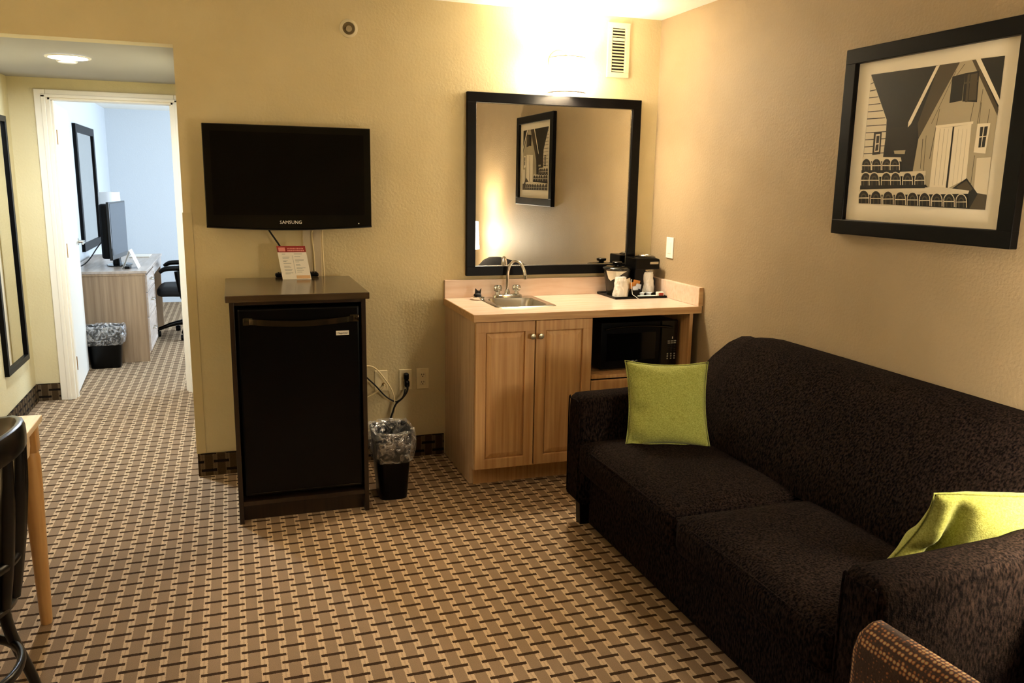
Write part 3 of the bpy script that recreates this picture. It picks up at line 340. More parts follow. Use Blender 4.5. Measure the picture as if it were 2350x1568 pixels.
# bedroom door: frame, casing, leaf standing open, hinges, lever
d1 = thing('door_1', 'open cream bedroom door with brass hinges at the end of the hall', 'door', (DX0, HD, 0), kind=S)
cas = B(); CW = .065
cas.box(DX0-CW-.01, DX0-.01, HD-.018, HD, 0, DZ+.045, .004).box(DX1+.01, DX1+CW+.01, HD-.018, HD, 0, DZ+.045, .004).box(DX0-.0101, DX1+.0101, HD-.018, HD, DZ-.005, DZ+.045, .004)
cas.box(DX0-.035, DX0-.01, HD-.026, HD-.016, 0, DZ+.01, .003).box(DX1+.01, DX1+.035, HD-.026, HD-.016, 0, DZ+.01, .003).box(DX0-.035, DX1+.035, HD-.026, HD-.016, DZ-.005, DZ+.015, .003)
obj('door_casing', cas, 'trim', d1)
jm = B().box(DX0-.012, DX0+.012, HD-.002, HD+.125, 0, DZ).box(DX1-.012, DX1+.012, HD-.002, HD+.125, 0, DZ).box(DX0, DX1, HD-.002, HD+.125, DZ-.018, DZ)
jm.box(DX0+.01, DX0+.024, HD+.03, HD+.075, 0, DZ-.018, .002).box(DX1-.024, DX1-.01, HD+.03, HD+.075, 0, DZ-.018, .002)
obj('door_jamb', jm, 'trim', d1)
HM = at(DX0+.014, HD+.13, 0) @ Matrix.Rotation(R(3.5), 4, 'Z')
leaf = B(); leaf.box(-.04, 0, .006, .79, .012, DZ-.025, .002, M=HM)
dl = obj('door_leaf', leaf, 'door_paint', d1)
for z in (1.78, 1.02, .225):
    hb = B().box(-.036, -.004, -.0005, .007, z-.045, z+.045, .001, M=HM).lathe([(.006, -.048), (.006, .048)], 0, 0, z, 10, M=HM)
    for dz in (-.03, 0, .03): hb.lathe([(0, 0), (.004, 0), (.003, .002)], -.02, -.001, z+dz, 8, M=HM, axis=1)
    obj('hinge', hb, 'brass', dl)
hl = B().lathe([(0, 0), (.028, 0), (.028, .006), (.012, .01), (.009, .05), (0, .05)], 0, .725, 1.03, 20, M=HM, axis=0).tube([(.045, .725, 1.03), (.05, .70, 1.03), (.048, .64, 1.025), (.045, .61, 1.02)], [.009, .01, .008, .006], M=HM)
obj('door_handle', hl, 'chrome', dl, smooth=40)

# ================================================================== things on the back wall
# flat television
TX0, TX1, TZ0, TZ1, TY = -2.475, -1.676, 1.292, 1.787, -.10
tv = thing('television', 'large black flat television hung on the yellow wall above the mini fridge', 'television', ((TX0+TX1)/2, 0, 1.53))
def curved_bottom(x0, x1, z0, z1, sag, n=16):
    return [(x0, z1), (x0, z0)] + [(x0+(x1-x0)*i/n, z0-sag*math.sin(math.pi*i/n)) for i in range(1, n)] + [(x1, z0), (x1, z1)]
bz = B().prism(curved_bottom(TX0, TX1, TZ0+.004, TZ1, .014), 1, TY, TY+.045, .004)
obj('housing', bz, 'black_gloss', tv)
obj('back_cover', B().box(TX0+.06, TX1-.06, TY+.044, TY+.07, TZ0+.06, TZ1-.06, .012), 'black_plastic', tv)
obj('screen', B().box(TX0+.035, TX1-.035, TY-.0012, TY+.002, TZ0+.062, TZ1-.035), 'screen', tv)
lip = B().loft([[Vector((x, TY-.004+yy, TZ0+.004-.014*math.sin(math.pi*(x-TX0)/(TX1-TX0))+zz)) for yy, zz in ((0, 0), (.012, -.004), (.012, .004), (0, .006))] for x in [TX0+(TX1-TX0)*i/16 for i in range(17)]])
obj('lower_lip', lip, 'black_plastic', tv)
obj('wall_bracket', B().box(-2.2, -1.95, TY+.07, -.0005, 1.42, 1.66, .004), 'black_metal', tv)
text('logo', 'SAMSUNG', .0235, at(-2.079, TY-.0015, 1.318) @ FRONT, 'white_plastic', tv)
obj('power_light', B().lathe([(0, 0), (.003, 0), (.002, .001), (0, .001)], -1.742, TY-.001, 1.312, 10, axis=1), 'white_plastic', tv)
# cable run below it
rw = thing('cable_raceway', 'pale flat cable channel on the wall behind the room card', 'cable channel', (-1.98, 0, 1.04))
obj('channel_cover', B().box(-2.017, -1.972, -.016, -.0005, .3, 1.30, .003), 'raceway', rw)
obj('side_channel', B().box(-1.965, -1.925, -.008, -.0005, .3, 1.30, .002).lathe([(0, 0), (.003, 0), (0, .001)], -1.944, -.0085, 1.17, 8, axis=1), 'raceway', rw)
obj('power_cord', B().tube([(-2.185, -.06, 1.285), (-2.18, -.045, 1.27), (-2.13, -.045, 1.19), (-2.085, -.03, 1.10), (-2.07, -.02, 1.055)], .0045), 'black_cord', tv)
obj('antenna_cable', B().tube([(-1.955, -.04, 1.285), (-1.972, -.024, 1.26), (-1.965, -.03, 1.15), (-1.962, -.033, 1.0)], .0035), 'white_cord', label='thin cream cable nearer the room card below the television', cat='cable')
obj('antenna_cable', B().tube([(-1.921, -.025, 1.285), (-1.919, -.016, 1.2), (-1.917, -.028, 1.08), (-1.915, -.03, 1.0)], .0035), 'white_cord', label='thin cream cable farther right of the room card below the television', cat='cable')

# round sprinkler / thermostat recess
sp = thing('sprinkler', 'round recessed metal fire sprinkler high on the yellow wall', 'sprinkler', (-1.759, 0, 2.277))
obj('escutcheon', B().lathe([(.030, 0), (.046, 0), (.044, .003), (.033, .006), (.030, .003)], -1.759, -.0002, 2.277, 32, axis=1), 'vent_paint', sp, smooth=40)
obj('cup', B().lathe([(.030, .003), (.030, .001), (0, .001)], -1.759, -.0002, 2.277, 32, axis=1), 'sprinkler_cup', sp, smooth=40)
obj('deflector', B().lathe([(0, 0), (.013, 0), (.013, .006), (.006, .012), (.006, .018), (.015, .02), (.015, .022), (0, .022)], -1.760, -.001, 2.272, 14, axis=1), 'nickel', sp, smooth=40)
obj('frame_arm', B().tube([(-1.775, -.004, 2.277), (-1.77, -.016, 2.277), (-1.76, -.02, 2.277), (-1.75, -.016, 2.277), (-1.745, -.004, 2.277)], .0025), 'black_metal', sp)

# air vent
vt = thing('air_vent', 'tall cream louvred air vent beside the room corner near the ceiling', 'vent', (-.265, 0, 2.265))
vf = B(); x0, x1, z0, z1 = -.335, -.197, 2.119, 2.413
vf.frame(1, -.012, -.0005, x0, x1, z0, z1, .03, .004).box(-.307, -.225, -.0025, -.0005, 2.149, 2.383)
obj('vent_frame', vf, 'vent_paint', vt)
obj('duct_shade', B().box(-.303, -.229, -.0045, -.002, 2.149, 2.385), 'dark_void', vt)  # dark sheet painted as the shade behind the louvres
for i in range(14):
    z = 2.156+i*.0168
    a = R(38); b = B()
    if i == 10: b.box(-.303, -.229, -.010, -.005, z-.008, z+.008, .001)
    else: b.prism([(-.013, z-.0035), (-.0115, z-.0045), (-.005, z+.0035), (-.0065, z+.0045)], 0, -.304, -.228)
    obj('louvre', b, 'vent_paint', vt)

# framed wall mirror over the counter
wm = thing('wall_mirror', 'square mirror in a wide black frame above the sink', 'mirror', (-.63, 0, 1.51))
MX0, MX1, MZ0, MZ1 = -1.1475, -.1158, 1.0198, 2.0022
obj('frame', B().frame(1, -.028, -.0005, MX0, MX1, MZ0, MZ1, .052, .003), 'black_wood', wm)
obj('bevel_edge', B().frame(1, -.0145, -.012, MX0+.05, MX1-.05, MZ0+.05, MZ1-.05, .006, .001), 'steel', wm)
obj('mirror_glass', B().box(MX0+.04, MX1-.04, -.012, -.006, MZ0+.04, MZ1-.04), 'mirror_glass', wm)

# wall sconce builder (one above the mirror, a twin by the dining table out of view)
def sconce(x, y, z, rot, label, energy, glow='shade_glow'):
    M = at(x, y, z) @ Matrix.Rotation(rot, 4, 'Z')
    s = thing('wall_sconce', label, 'lamp', M=M)
    obj('wall_plate', B().lathe([(0, 0), (.062, 0), (.062, .01), (.055, .018), (.02, .026), (0, .026)], 0, -.0005, .085, 32, axis=1), 'nickel', s, True, 40)
    obj('arm', B().tube([(0, -.02, .085), (0, -.07, .095), (0, -.115, .095), (0, -.125, .08), (0, -.125, .045)], .009), 'nickel', s, True, 40)
    sh = B().lathe([(.094, .092), (.0955, .092), (.1035, -.088), (.102, -.088), (.094, .092)], 0, -.125, 0, 40)
    obj('shade', sh, glow, s, True, 40)
    obj('shade_rim', B().lathe([(.1015, -.092), (.1045, -.092), (.1045, -.085), (.1015, -.085), (.1015, -.092)], 0, -.125, 0, 40), 'mat_board', s, True, 40)
    obj('shade_rim', B().lathe([(.0935, .088), (.0965, .088), (.0965, .093), (.0935, .093), (.0935, .088)], 0, -.125, 0, 40), 'mat_board', s, True, 40)
    obj('bulb', B().lathe([(0, -.04), (.018, -.032), (.026, -.01), (.02, .015), (.012, .035), (0, .045)], 0, -.125, 0, 16), 'lamp_glow', s, True, 60)
    l = light('sconce_light', 'POINT', (0, 0, 0), energy, WARM, .05); l.location = (M @ Vector((0, -.125, .0)))
    return s
sconce(-.622, 0, 2.095, 0, 'glowing wall lamp with drum shade above the square mirror', L_SCONCE)
sconce(XL, -1.9, 1.62, R(-90)+R(180), 'drum shade wall lamp over the dining table', L_DINING, 'dining_glow')

# light switch on the right wall
sw = thing('light_switch', 'white light switch plate on the tan wall above the counter', 'switch', (0, -.232, 1.181))
obj('plate', B().box(-.006, -.0004, -.271, -.194, 1.122, 1.240, .002), 'white_plastic', sw)
obj('rocker', B().box(-.009, -.005, -.249, -.216, 1.148, 1.214, .0015), 'white_plastic', sw)

# three wall plates
def plate(x, z, name, label, cat, kindp):
    t = thing(name, label, cat, (x, 0, z), 'cream wall plates beside the fridge')
    obj('plate', B().box(x-.035, x+.035, -.006, -.0004, z-.058, z+.058, .002), 'ivory', t)
    if kindp == 'duplex':
        for dz in (.021, -.021):
            b = B().box(x-.015, x+.015, -.009, -.005, z+dz-.014, z+dz+.014, .004)
            s = obj('socket', b, 'ivory', t)
            obj('slots', B().box(x-.0075, x-.0045, -.0096, -.0088, z+dz-.001, z+dz+.008).box(x+.0045, x+.0075, -.0096, -.0088, z+dz-.001, z+dz+.008).lathe([(0, 0), (.0028, 0), (0, .0006)], x, -.009, z+dz-.008, 8, axis=1), 'black_matte', s)
    return t
p1 = plate(-1.623, .451, 'cable_plate', 'cream cable outlet plate nearest the fridge cabinet', 'outlet', 'cable')
obj('cable_jack', B().lathe([(0, 0), (.008, 0), (.008, .006), (.0045, .006), (.0045, .018), (0, .018)], -1.61, -.006, .432, 12, axis=1), 'brass', p1)
plate(-1.488, .449, 'wall_outlet', 'cream power outlet with a black plug in it', 'outlet', 'duplex')
plate(-1.391, .449, 'wall_outlet', 'cream power outlet without a plug, nearest the sink cabinet', 'outlet', 'duplex')
pc = thing('plug_cord', 'thick black cord plugged into the middle outlet behind the bin', 'cord', (-1.488, 0, .42))
obj('plug', B().box(-1.502, -1.474, -.042, -.0095, .452, .492, .009, 3).box(-1.5, -1.472, -.05, -.01, .414, .452, .01, 3), 'black_plastic', pc)
obj('cord', B().tube([(-1.486, -.045, .43), (-1.488, -.05, .395), (-1.515, -.05, .357), (-1.55, -.045, .325), (-1.568, -.045, .28), (-1.585, -.045, .23), (-1.61, -.04, .12), (-1.68, -.06, .02)], [.007]+[.0055]*7), 'black_cord', pc)
obj('coaxial_cable', B().tube([(-1.79, -.05, .55), (-1.72, -.045, .549), (-1.665, -.04, .535), (-1.61, -.04, .47), (-1.566, -.04, .39), (-1.556, -.045, .30), (-1.57, -.045, .22), (-1.60, -.05, .10), (-1.66, -.06, .015)], .0035), 'white_cord', label='looped white cable curving down past the black plug to the bin', cat='cable')
obj('coaxial_cable', B().tube([(-1.79, -.05, .34), (-1.70, -.04, .375), (-1.645, -.035, .402), (-1.612, -.035, .425), (-1.61, -.022, .434)], .0035), 'white_cord', label='short white cable joined to the plate nearest the fridge', cat='cable')

# ================================================================== mini fridge in its cabinet
FX0, FX1, FY0, FY1, FZ = -2.403, -1.792, -.072, -.727, 1.041
fc = thing('fridge_cabinet', 'dark espresso cabinet housing the mini fridge under the television', 'cabinet', ((FX0+FX1)/2, -.4, 0))
obj('top', B().box(FX0, FX1, FY1, FY0, FZ-.03, FZ, .003), 'espresso_top', fc)
ax0, ax1, ay = FX0+.015, FX1-.015, FY1+.02
for a, b_ in ((ax0, ax0+.02), (ax1-.02, ax1)): obj('side_panel', B().box(a, b_, ay, FY0, 0, FZ-.03, .0015), 'espresso', fc)
obj('back_panel', B().box(ax0+.02, ax1-.02, FY0-.008, FY0, .08, FZ-.03), 'espresso', fc)
obj('shelf', B().box(ax0+.02, ax1-.02, ay+.002, FY0-.008, .085, .105, .001), 'espresso', fc)
obj('toe_board', B().box(ax0+.02, ax1-.02, ay+.05, ay+.068, 0, .085), 'espresso', fc)
obj('top_rail', B().box(ax0+.02, ax1-.02, ay+.002, ay+.02, FZ-.045, FZ-.03), 'espresso', fc)
fr = thing('mini_fridge', 'black mini fridge with glossy bar handle inside the dark cabinet', 'fridge', ((FX0+FX1)/2, -.4, .105))
gx0, gx1 = ax0+.028, ax1-.026
obj('body', B().box(gx0+.004, gx1-.004, ay+.06, FY0-.05, .1065, .985, .006), 'black_plastic', fr)
obj('door', B().box(gx0, gx1, ay+.004, ay+.055, .125, .982, .012, 3), 'black_plastic', fr)
hy = ay+.004
def hx_(t): return gx0+.045+(gx1-gx0-.07)*t
secs = []
for i in range(25):
    t = i/24; x = hx_(t); bow = .030*math.sin(math.pi*t)**.7; zc = .925-.012*math.sin(math.pi*t)
    secs.append([Vector((x, hy-bow-.004, zc-.013)), Vector((x, hy-bow-.004, zc+.011)), Vector((x, hy-bow+.006, zc+.013)), Vector((x, hy-bow+.006, zc-.014))])
obj('handle', B().loft(secs).box(hx_(0)-.02, hx_(0)+.02, hy-.006, hy+.001, .908, .94, .002).box(hx_(1)-.02, hx_(1)+.02, hy-.006, hy+.001, .908, .94, .002), 'handle_gloss', fr, smooth=50)
bp = obj('brand_plate', B().box(-1.941, -1.884, hy-.002, hy+.001, .848, .868, .0005), 'paper', fr)
text('brand_lettering', 'MagicChef', .0105, at(-1.912, hy-.0022, .857) @ FRONT, 'black_matte', bp)
obj('lower_trim', B().box(gx0+.03, gx1-.01, hy-.003, hy+.002, .138, .143, .001), 'black_gloss', fr)
obj('power_cord', B().tube([(-1.79, -.055, .60), (-1.73, -.05, .51), (-1.665, -.045, .44), (-1.61, -.04, .375), (-1.57, -.04, .345), (-1.545, -.045, .338), (-1.515, -.062, .365), (-1.50, -.06, .41)], .0042), 'black_cord', fr)
# on top of the cabinet
cm = at(-2.064, -.183, FZ) @ Matrix.Rotation(R(-8), 4, 'Z') @ Matrix.Rotation(R(4.5), 4, 'Y').inverted() @ Matrix.Rotation(R(-14), 4, 'X')
cm = at(-2.064, -.183, FZ+.0005) @ Matrix.Rotation(R(-3), 4, 'Z') @ Matrix.Rotation(R(-16), 4, 'X')
cd = thing('room_card', 'upright white folded card with a red heading on the fridge cabinet', 'card', M=cm)
sk = Matrix(((1, 0, -.15, 0), (0, 1, 0, 0), (0, 0, 1, 0), (0, 0, 0, 1)))      # the sheet itself leans to one side
obj('card_sheet', B().box(-.069, .069, 0, .0012, 0, .168, M=sk), 'paper', cd, True)
obj('stand_flap', B().prism([(0, .16), (.001, .158), (.088, .027), (.0865, .0265)], 0, -.06, .045, M=sk), 'paper', cd, True)
hd = obj('red_heading', B().box(-.069, .069, -.0006, .0, .137, .168, M=sk), 'card_red', cd, True)
hp = B().box(-.062, -.03, -.0012, -.0006, .141, .161, M=sk)
rr = random.Random(3)
for z in (.155, .145):
    x = -.02
    while x < .056:
        w = rr.uniform(.003, .009); hp.box(x, min(x+w, .06), -.0012, -.0006, z-.003, z+.003, M=sk); x += w+.0016
obj('heading_print', hp, 'card_pink', hd, True)
bd = B()
for xa, xb, zs in ((-.05, -.01, (.128, .112, .107, .094, .09, .081, .067, .062, .05, .044, .033, .028)), (.008, .052, (.128, .115, .098, .094, .088, .075, .071, .058, .054, .045, .036))):
    for z in zs: bd.box(xa, xa+(xb-xa)*rr.uniform(.35, 1), -.0006, 0, z-.0012, z+.0012, M=sk)
bd.box(-.002, 0, -.0006, 0, .03, .12, M=sk)
obj('printed_lines', bd, 'paper_grey', cd, True)
obj('orange_band', B().box(0, .066, -.0006, 0, .004, .02, M=sk), 'card_orange', cd, True)
rc = thing('remote_control', 'black remote control lying behind the white card', 'remote', (-2.055, -.055, FZ))
obj('body', B().box(-2.163, -1.948, -.085, -.04, FZ+.0005, FZ+.021, .008, 3), 'black_plastic', rc)
kb = B()
for i in range(14):
    for j in range(3): kb.box(-2.15+i*.0142, -2.141+i*.0142, -.079+j*.012, -.071+j*.012, FZ+.0205, FZ+.024, .0015)
obj('buttons', kb, 'charcoal', rc)

# ================================================================== waste bins
def bin_(x, y, w0, d0, w1, d1, h, label, liner=True, rot=0):
    M = at(x, y, 0) @ Matrix.Rotation(rot, 4, 'Z')
    t = thing('waste_bin', label, 'bin', M=M)
    def ring(w, d, z, n=40, k=.28, wob=0, ph=0):
        pts = []
        for i in range(n):
            a = 2*math.pi*i/n; c, s_ = math.cos(a), math.sin(a); e = 2/ (2+6*(1-k))
            px = math.copysign(abs(c)**.45, c)*w/2; py = math.copysign(abs(s_)**.45, s_)*d/2
            q = 1+wob*(math.sin(5*a+ph)+.7*math.sin(11*a+ph*2.3)+.5*math.sin(17*a-ph))
            pts.append(Vector((px*q, py*q, z+wob*.25*(math.sin(7*a+ph*1.7)+math.sin(13*a+ph)))))
        return pts
    b = B().loft([ring(w0, d0, .0), ring(w0+.005, d0+.005, .02), ring(w1, d1, h), ring(w1+.008, d1+.008, h), ring(w1+.008, d1+.008, h+.006), ring(w1-.006, d1-.006, h+.006), ring(w0-.004, d0-.004, .012)])
    obj('bucket', b, 'black_plastic', t, True, 40)
    if liner:
        f = h*.42
        def lin(z): return (w0+(w1-w0)*z/h, d0+(d1-d0)*z/h)
        S_ = []
        a, c = lin(h-f); S_.append(ring(a+.014, c+.014, h-f, wob=.004, ph=1))
        S_.append(ring(a+.036, c+.036, h-f+.015, wob=.010, ph=2))
        a, c = lin(h-f/2); S_.append(ring(a+.045, c+.04, h-f/2, wob=.014, ph=3))
        S_.append(ring(w1+.035, d1+.035, h-.015, wob=.012, ph=4.2)); S_.append(ring(w1+.022, d1+.022, h+.016, wob=.014, ph=5.5))
        S_.append(ring(w1-.012, d1-.012, h+.014, wob=.013, ph=6.1)); S_.append(ring(w1-.04, d1-.04, h-.03, wob=.02, ph=7)); S_.append(ring(w1-.05, d1-.05, h-.10, wob=.02, ph=8)); S_.append(ring(w0-.04, d0-.04, .05, wob=.01, ph=9))
        obj('bin_liner', B().loft(S_, cap=False), 'liner', t, True, 60)
    return t
bin_(-1.668, -.53, .135, .16, .185, .235, .335, 'black bin with a clear plastic liner beside the fridge cabinet')
bin_(-3.375, 2.85, .22, .13, .285, .18, .33, 'black bin with clear liner against the bedroom desk end')

# ================================================================== sink cabinet
KX0, KX1, KD, KH = -1.268, -.004, -.603, .899
kc = thing('sink_cabinet', 'light maple sink cabinet with panelled doors and a microwave bay', 'cabinet', (-.63, -.3, 0))
cf = -.578                                     # carcass front
obj('side_panel', B().prism([(0, 0), (0, KH-.038), (cf, KH-.038), (cf, .1), (cf+.075, .1), (cf+.075, 0)], 0, KX0+.008, KX0+.026), 'maple_pale', kc)
obj('side_panel', B().prism([(0, 0), (0, KH-.038), (cf-.012, KH-.038), (cf-.012, .1), (cf+.075, .1), (cf+.075, 0)], 0, -.066, -.046), 'maple', kc)
obj('filler_strip', B().box(-.0455, -.036, cf+.01, cf+.03, .1, KH-.038), 'maple_pale', kc)
obj('divider', B().box(-.645, -.629, cf, -.003, .1, KH-.038), 'maple', kc)
obj('bottom', B().box(KX0+.026, -.066, cf, -.003, .1, .118), 'maple', kc)
obj('microwave_shelf', B().box(-.629, -.066, cf-.012, -.003, .535, .553, .001), 'maple', kc)
obj('toe_board', B().box(KX0+.026, -.066, cf+.06, cf+.075, 0, .1), 'maple', kc)
obj('back_panel', B().box(KX0+.026, -.066, -.012, -.003, .118, KH-.038), 'black_wood', kc)
obj('top_rail', B().box(KX0+.026, -.645, cf, cf+.018, KH-.075, KH-.038), 'maple', kc)
def cab_door(x0, x1, z0, z1, knob=None, name='door'):
    y1 = cf-.001; y0 = y1-.019; w = .052; b = B()
    b.frame(1, y0, y1, x0, x1, z0, z1, w, .0025)
    b.box(x0+w-.002, x1-w+.002, y0+.013, y1, z0+w-.002, z1-w+.002)
    # sloped raise of the centre panel
    a0, a1, c0, c1 = x0+w+.003, x1-w-.003, z0+w+.003, z1-w-.003; s_ = .026
    t = [(a0, y0+.0128, c0), (a1, y0+.0128, c0), (a1, y0+.0128, c1), (a0, y0+.0128, c1)]; tt = [(a0+.004, y0+.008, c0+.004), (a1-.004, y0+.008, c0+.004), (a1-.004, y0+.008, c1-.004), (a0+.004, y0+.008, c1-.004)]; u = [(a0+s_, y0+.0008, c0+s_), (a1-s_, y0+.0008, c0+s_), (a1-s_, y0+.0008, c1-s_), (a0+s_, y0+.0008, c1-s_)]
    b.loft([[Vector(p) for p in q_] for q_ in (t, tt, u)])
    d = obj(name, b, 'maple', kc)
    if knob:
        obj('knob', B().lathe([(0, 0), (.008, 0), (.006, .004), (.0055, .012), (.012, .017), (.0155, .023), (.013, .029), (0, .031)], knob[0], y0, knob[1], 20, axis=1), 'nickel', d, smooth=50)
    return d
cab_door(KX0+.010, -.949, .103, KH-.041, (-.968, .782))
cab_door(-.943, -.636, .103, KH-.041, (-.925, .782))
cab_door(-.632, -.068, .125, .527, name='lower_door')
ct = thing('countertop', 'pale wood laminate countertop with splashbacks over the sink cabinet', 'counter', (-.63, -.3, KH-.038))
# sink cut-out: slab in four pieces round the hole, merged into one mesh
SX0, SX1, SY0, SY1 = -1.065, -.79, -.405, -.095
slab = B(); z0, z1 = KH-.0375, KH
for a, b_, c, d_ in ((KX0, SX0, KD, -.003), (SX1, KX1, KD, -.003), (SX0, SX1, KD, SY0), (SX0, SX1, SY1, -.003)): slab.box(a, b_, c, d_, z0, z1)
obj('slab', slab, 'counter', ct)
obj('front_edge', B().box(KX0, KX1, KD-.003, KD, z0, z1-.001, .0008).box(KX0-.003, KX0, KD-.003, -.003, z0, z1-.001, .0008), 'counter_edge', ct)
obj('backsplash', B().box(KX0, KX1, -.022, -.0005, KH+.0003, KH+.1, .002), 'counter', ct)
obj('side_splash', B().box(-.026, -.0008, KD+.0, -.0225, KH+.0003, KH+.1, .002), 'counter', ct)
obj('side_splash_edge', B().box(-.0262, -.0006, KD-.003, KD, KH-.0, KH+.1, .0008), 'counter_edge', ct)
# sink
sk_ = thing('sink', 'small stainless steel bar sink set in the countertop', 'sink', (-.93, -.25, KH))
def rrect(x0, x1, y0, y1, r, z, n=6):
    P = []
    for cx, cy, a0 in ((x1-r, y1-r, 0), (x0+r, y1-r, 90), (x0+r, y0+r, 180), (x1-r, y0+r, 270)):
        for i in range(n+1): a = R(a0+90*i/n); P.append(Vector((cx+r*math.cos(a), cy+r*math.sin(a), z)))
    return P
q = KH+.0006
obj('basin', B().loft([rrect(SX0-.03, SX1+.03, SY0-.022, SY1+.067, .03, q), rrect(SX0-.027, SX1+.027, SY0-.019, SY1+.064, .028, q+.003), rrect(SX0+.006, SX1-.006, SY0+.006, SY1-.006, .05, q+.002), rrect(SX0+.012, SX1-.012, SY0+.012, SY1-.012, .05, q-.012), rrect(SX0+.025, SX1-.025, SY0+.025, SY1-.025, .05, q-.125), rrect(SX0+.06, SX1-.06, SY0+.06, SY1-.06,   .04, q-.14)], cap0=False), 'steel', sk_, smooth=50)
obj('drain', B().lathe([(0, .004), (.03, .004), (.036, .001), (.036, 0)], -.93, -.25, q-.1395, 24), 'chrome', sk_, smooth=40)
# faucet
fa = thing('faucet', 'chrome gooseneck faucet with two clear handles behind the sink', 'faucet', (-.92, -.07, KH))
fy = -.062; fz = q+.003
obj('base', B().loft([rrect(-1.008, -.832, fy-.024, fy+.024, .023, fz), rrect(-1.006, -.834, fy-.022, fy+.022, .021, fz+.012), rrect(-.995, -.845, fy-.014, fy+.014, .013, fz+.018)]).lathe([(0, .0), (.018, .0), (.015, .02), (.011, .03), (0, .03)], -.92, fy, fz+.014), 'chrome', fa, smooth=40)
obj('spout', B().tube([(-.92, fy, fz+.02), (-.919, fy, fz+.12), (-.912, fy-.012, fz+.175), (-.895, fy-.05, fz+.205), (-.875, fy-.085, fz+.196), (-.862, fy-.105, fz+.165), (-.856, fy-.115, fz+.13)], [.009, .009, .0085, .0085, .0085, .0085, .0095], 14).lathe([(0, -.016), (.011, -.016), (.011, .004), (0, .004)], -.856, fy-.115, fz+.128), 'chrome', fa, smooth=60)
for x in (-.975, -.865):
    h = obj('handle_stem', B().lathe([(.016, 0), (.014, .012), (.009, .018), (.009, .03), (0, .03)], x, fy, fz+.014), 'chrome', fa, smooth=40)
    n = []
    for k in range(32):
        a = 2*math.pi*k/32; n.append(1+.16*math.cos(4*a))
    secs = [[Vector((x+r*n[k]*math.cos(2*math.pi*k/32), fy+r*n[k]*math.sin(2*math.pi*k/32), fz+z)) for k in range(32)] for r, z in ((.010, .03), (.02, .038), (.022, .052), (.019, .064), (.012, .068))]
    obj('handle_knob', B().loft(secs), 'smoke_plastic' if False else 'chrome', h, smooth=50)
# stopper by the sink
stp = thing('sink_stopper', 'metal sink strainer with a black rubber stopper left of the sink', 'stopper', (-1.105, -.105, KH))
obj('strainer', B().lathe([(0, 0), (.034, 0), (.038, .006), (.038, .016), (.03, .02), (.012, .02), (0, .016)], -1.105, -.105, KH+.0008, 24), 'chrome', stp, smooth=40)
sb = B().lathe([(0, .02), (.022, .02), (.02, .03), (.008, .036), (.006, .05), (0, .05)], -1.105, -.105, KH+.0008, 16)
sb.prism([(-1.12, KH+.03), (-1.097, KH+.04), (-1.117, KH+.062)], 1, -.112, -.1).prism([(-1.103, KH+.035), (-1.088, KH+.032), (-1.085, KH+.062)], 1, -.11, -.102)
obj('rubber_stopper', sb, 'black_matte', stp)

# microwave
mw = thing('microwave', 'black microwave oven in the bay beside the panelled doors', 'microwave', (-.3, -.3, .553))
mx0, mx1, my, mz0, mz1 = -.548, -.088, -.515, .562, .815
obj('body', B().box(mx0+.003, mx1-.003, my+.02, -.12, mz0, mz1-.004, .005), 'black_plastic', mw)
for fx_, fy_ in ((mx0+.03, my+.04), (mx1-.06, my+.04), (mx0+.03, -.18), (mx1-.06, -.18)): obj('foot', B().box(fx_, fx_+.03, fy_, fy_+.03, .5535, mz0+.001), 'black_matte', mw)
dr = obj('door', B().box(mx0, mx1-.105, my, my+.022, mz0, mz1, .006, 3), 'black_plastic', mw)
obj('window', B().box(mx0+.035, mx1-.135, my-.0012, my+.002, mz0+.045, mz1-.06), 'black_gloss', dr)
arc = [Vector((mx0+.02+(mx1-mx0-.06)*i/14, my-.010, mz1-.045+.022*math.sin(math.pi*(.15+.75*i/14)))) for i in range(15)]
obj('door_handle', B().tube(arc, .006, 8, 1), 'black_gloss', dr, smooth=60)
pn = obj('control_panel', B().box(mx1-.104, mx1, my, my+.022, mz0, mz1, .006, 3), 'black_gloss', mw)
for r_ in range(2):
    for c_ in range(3): obj('key_print', B().box(-.148+c_*.018, -.134+c_*.018, my-.0014, my, .686+r_*.011, .692+r_*.011), 'paper_grey', pn)
for r_ in range(3):
    for c_ in range(3): obj('key_print', B().box(-.15+c_*.021, -.142+c_*.021, my-.0014, my, .60+r_*.013, .607+r_*.013), 'paper_grey', pn)
for r_ in range(4):
    for c_ in range(3): obj('key', B().box(-.148+c_*.019, -.137+c_*.019, my-.001, my, .642+r_*.010, .648+r_*.010), 'charcoal', pn)
obj('display_digit', B().box(-.123, -.117, my-.0015, my, .712, .724, .001), 'paper', pn)
text('logo', 'RCA', .018, at(-.345, my-.0002, .604) @ FRONT, 'paper_grey', dr)

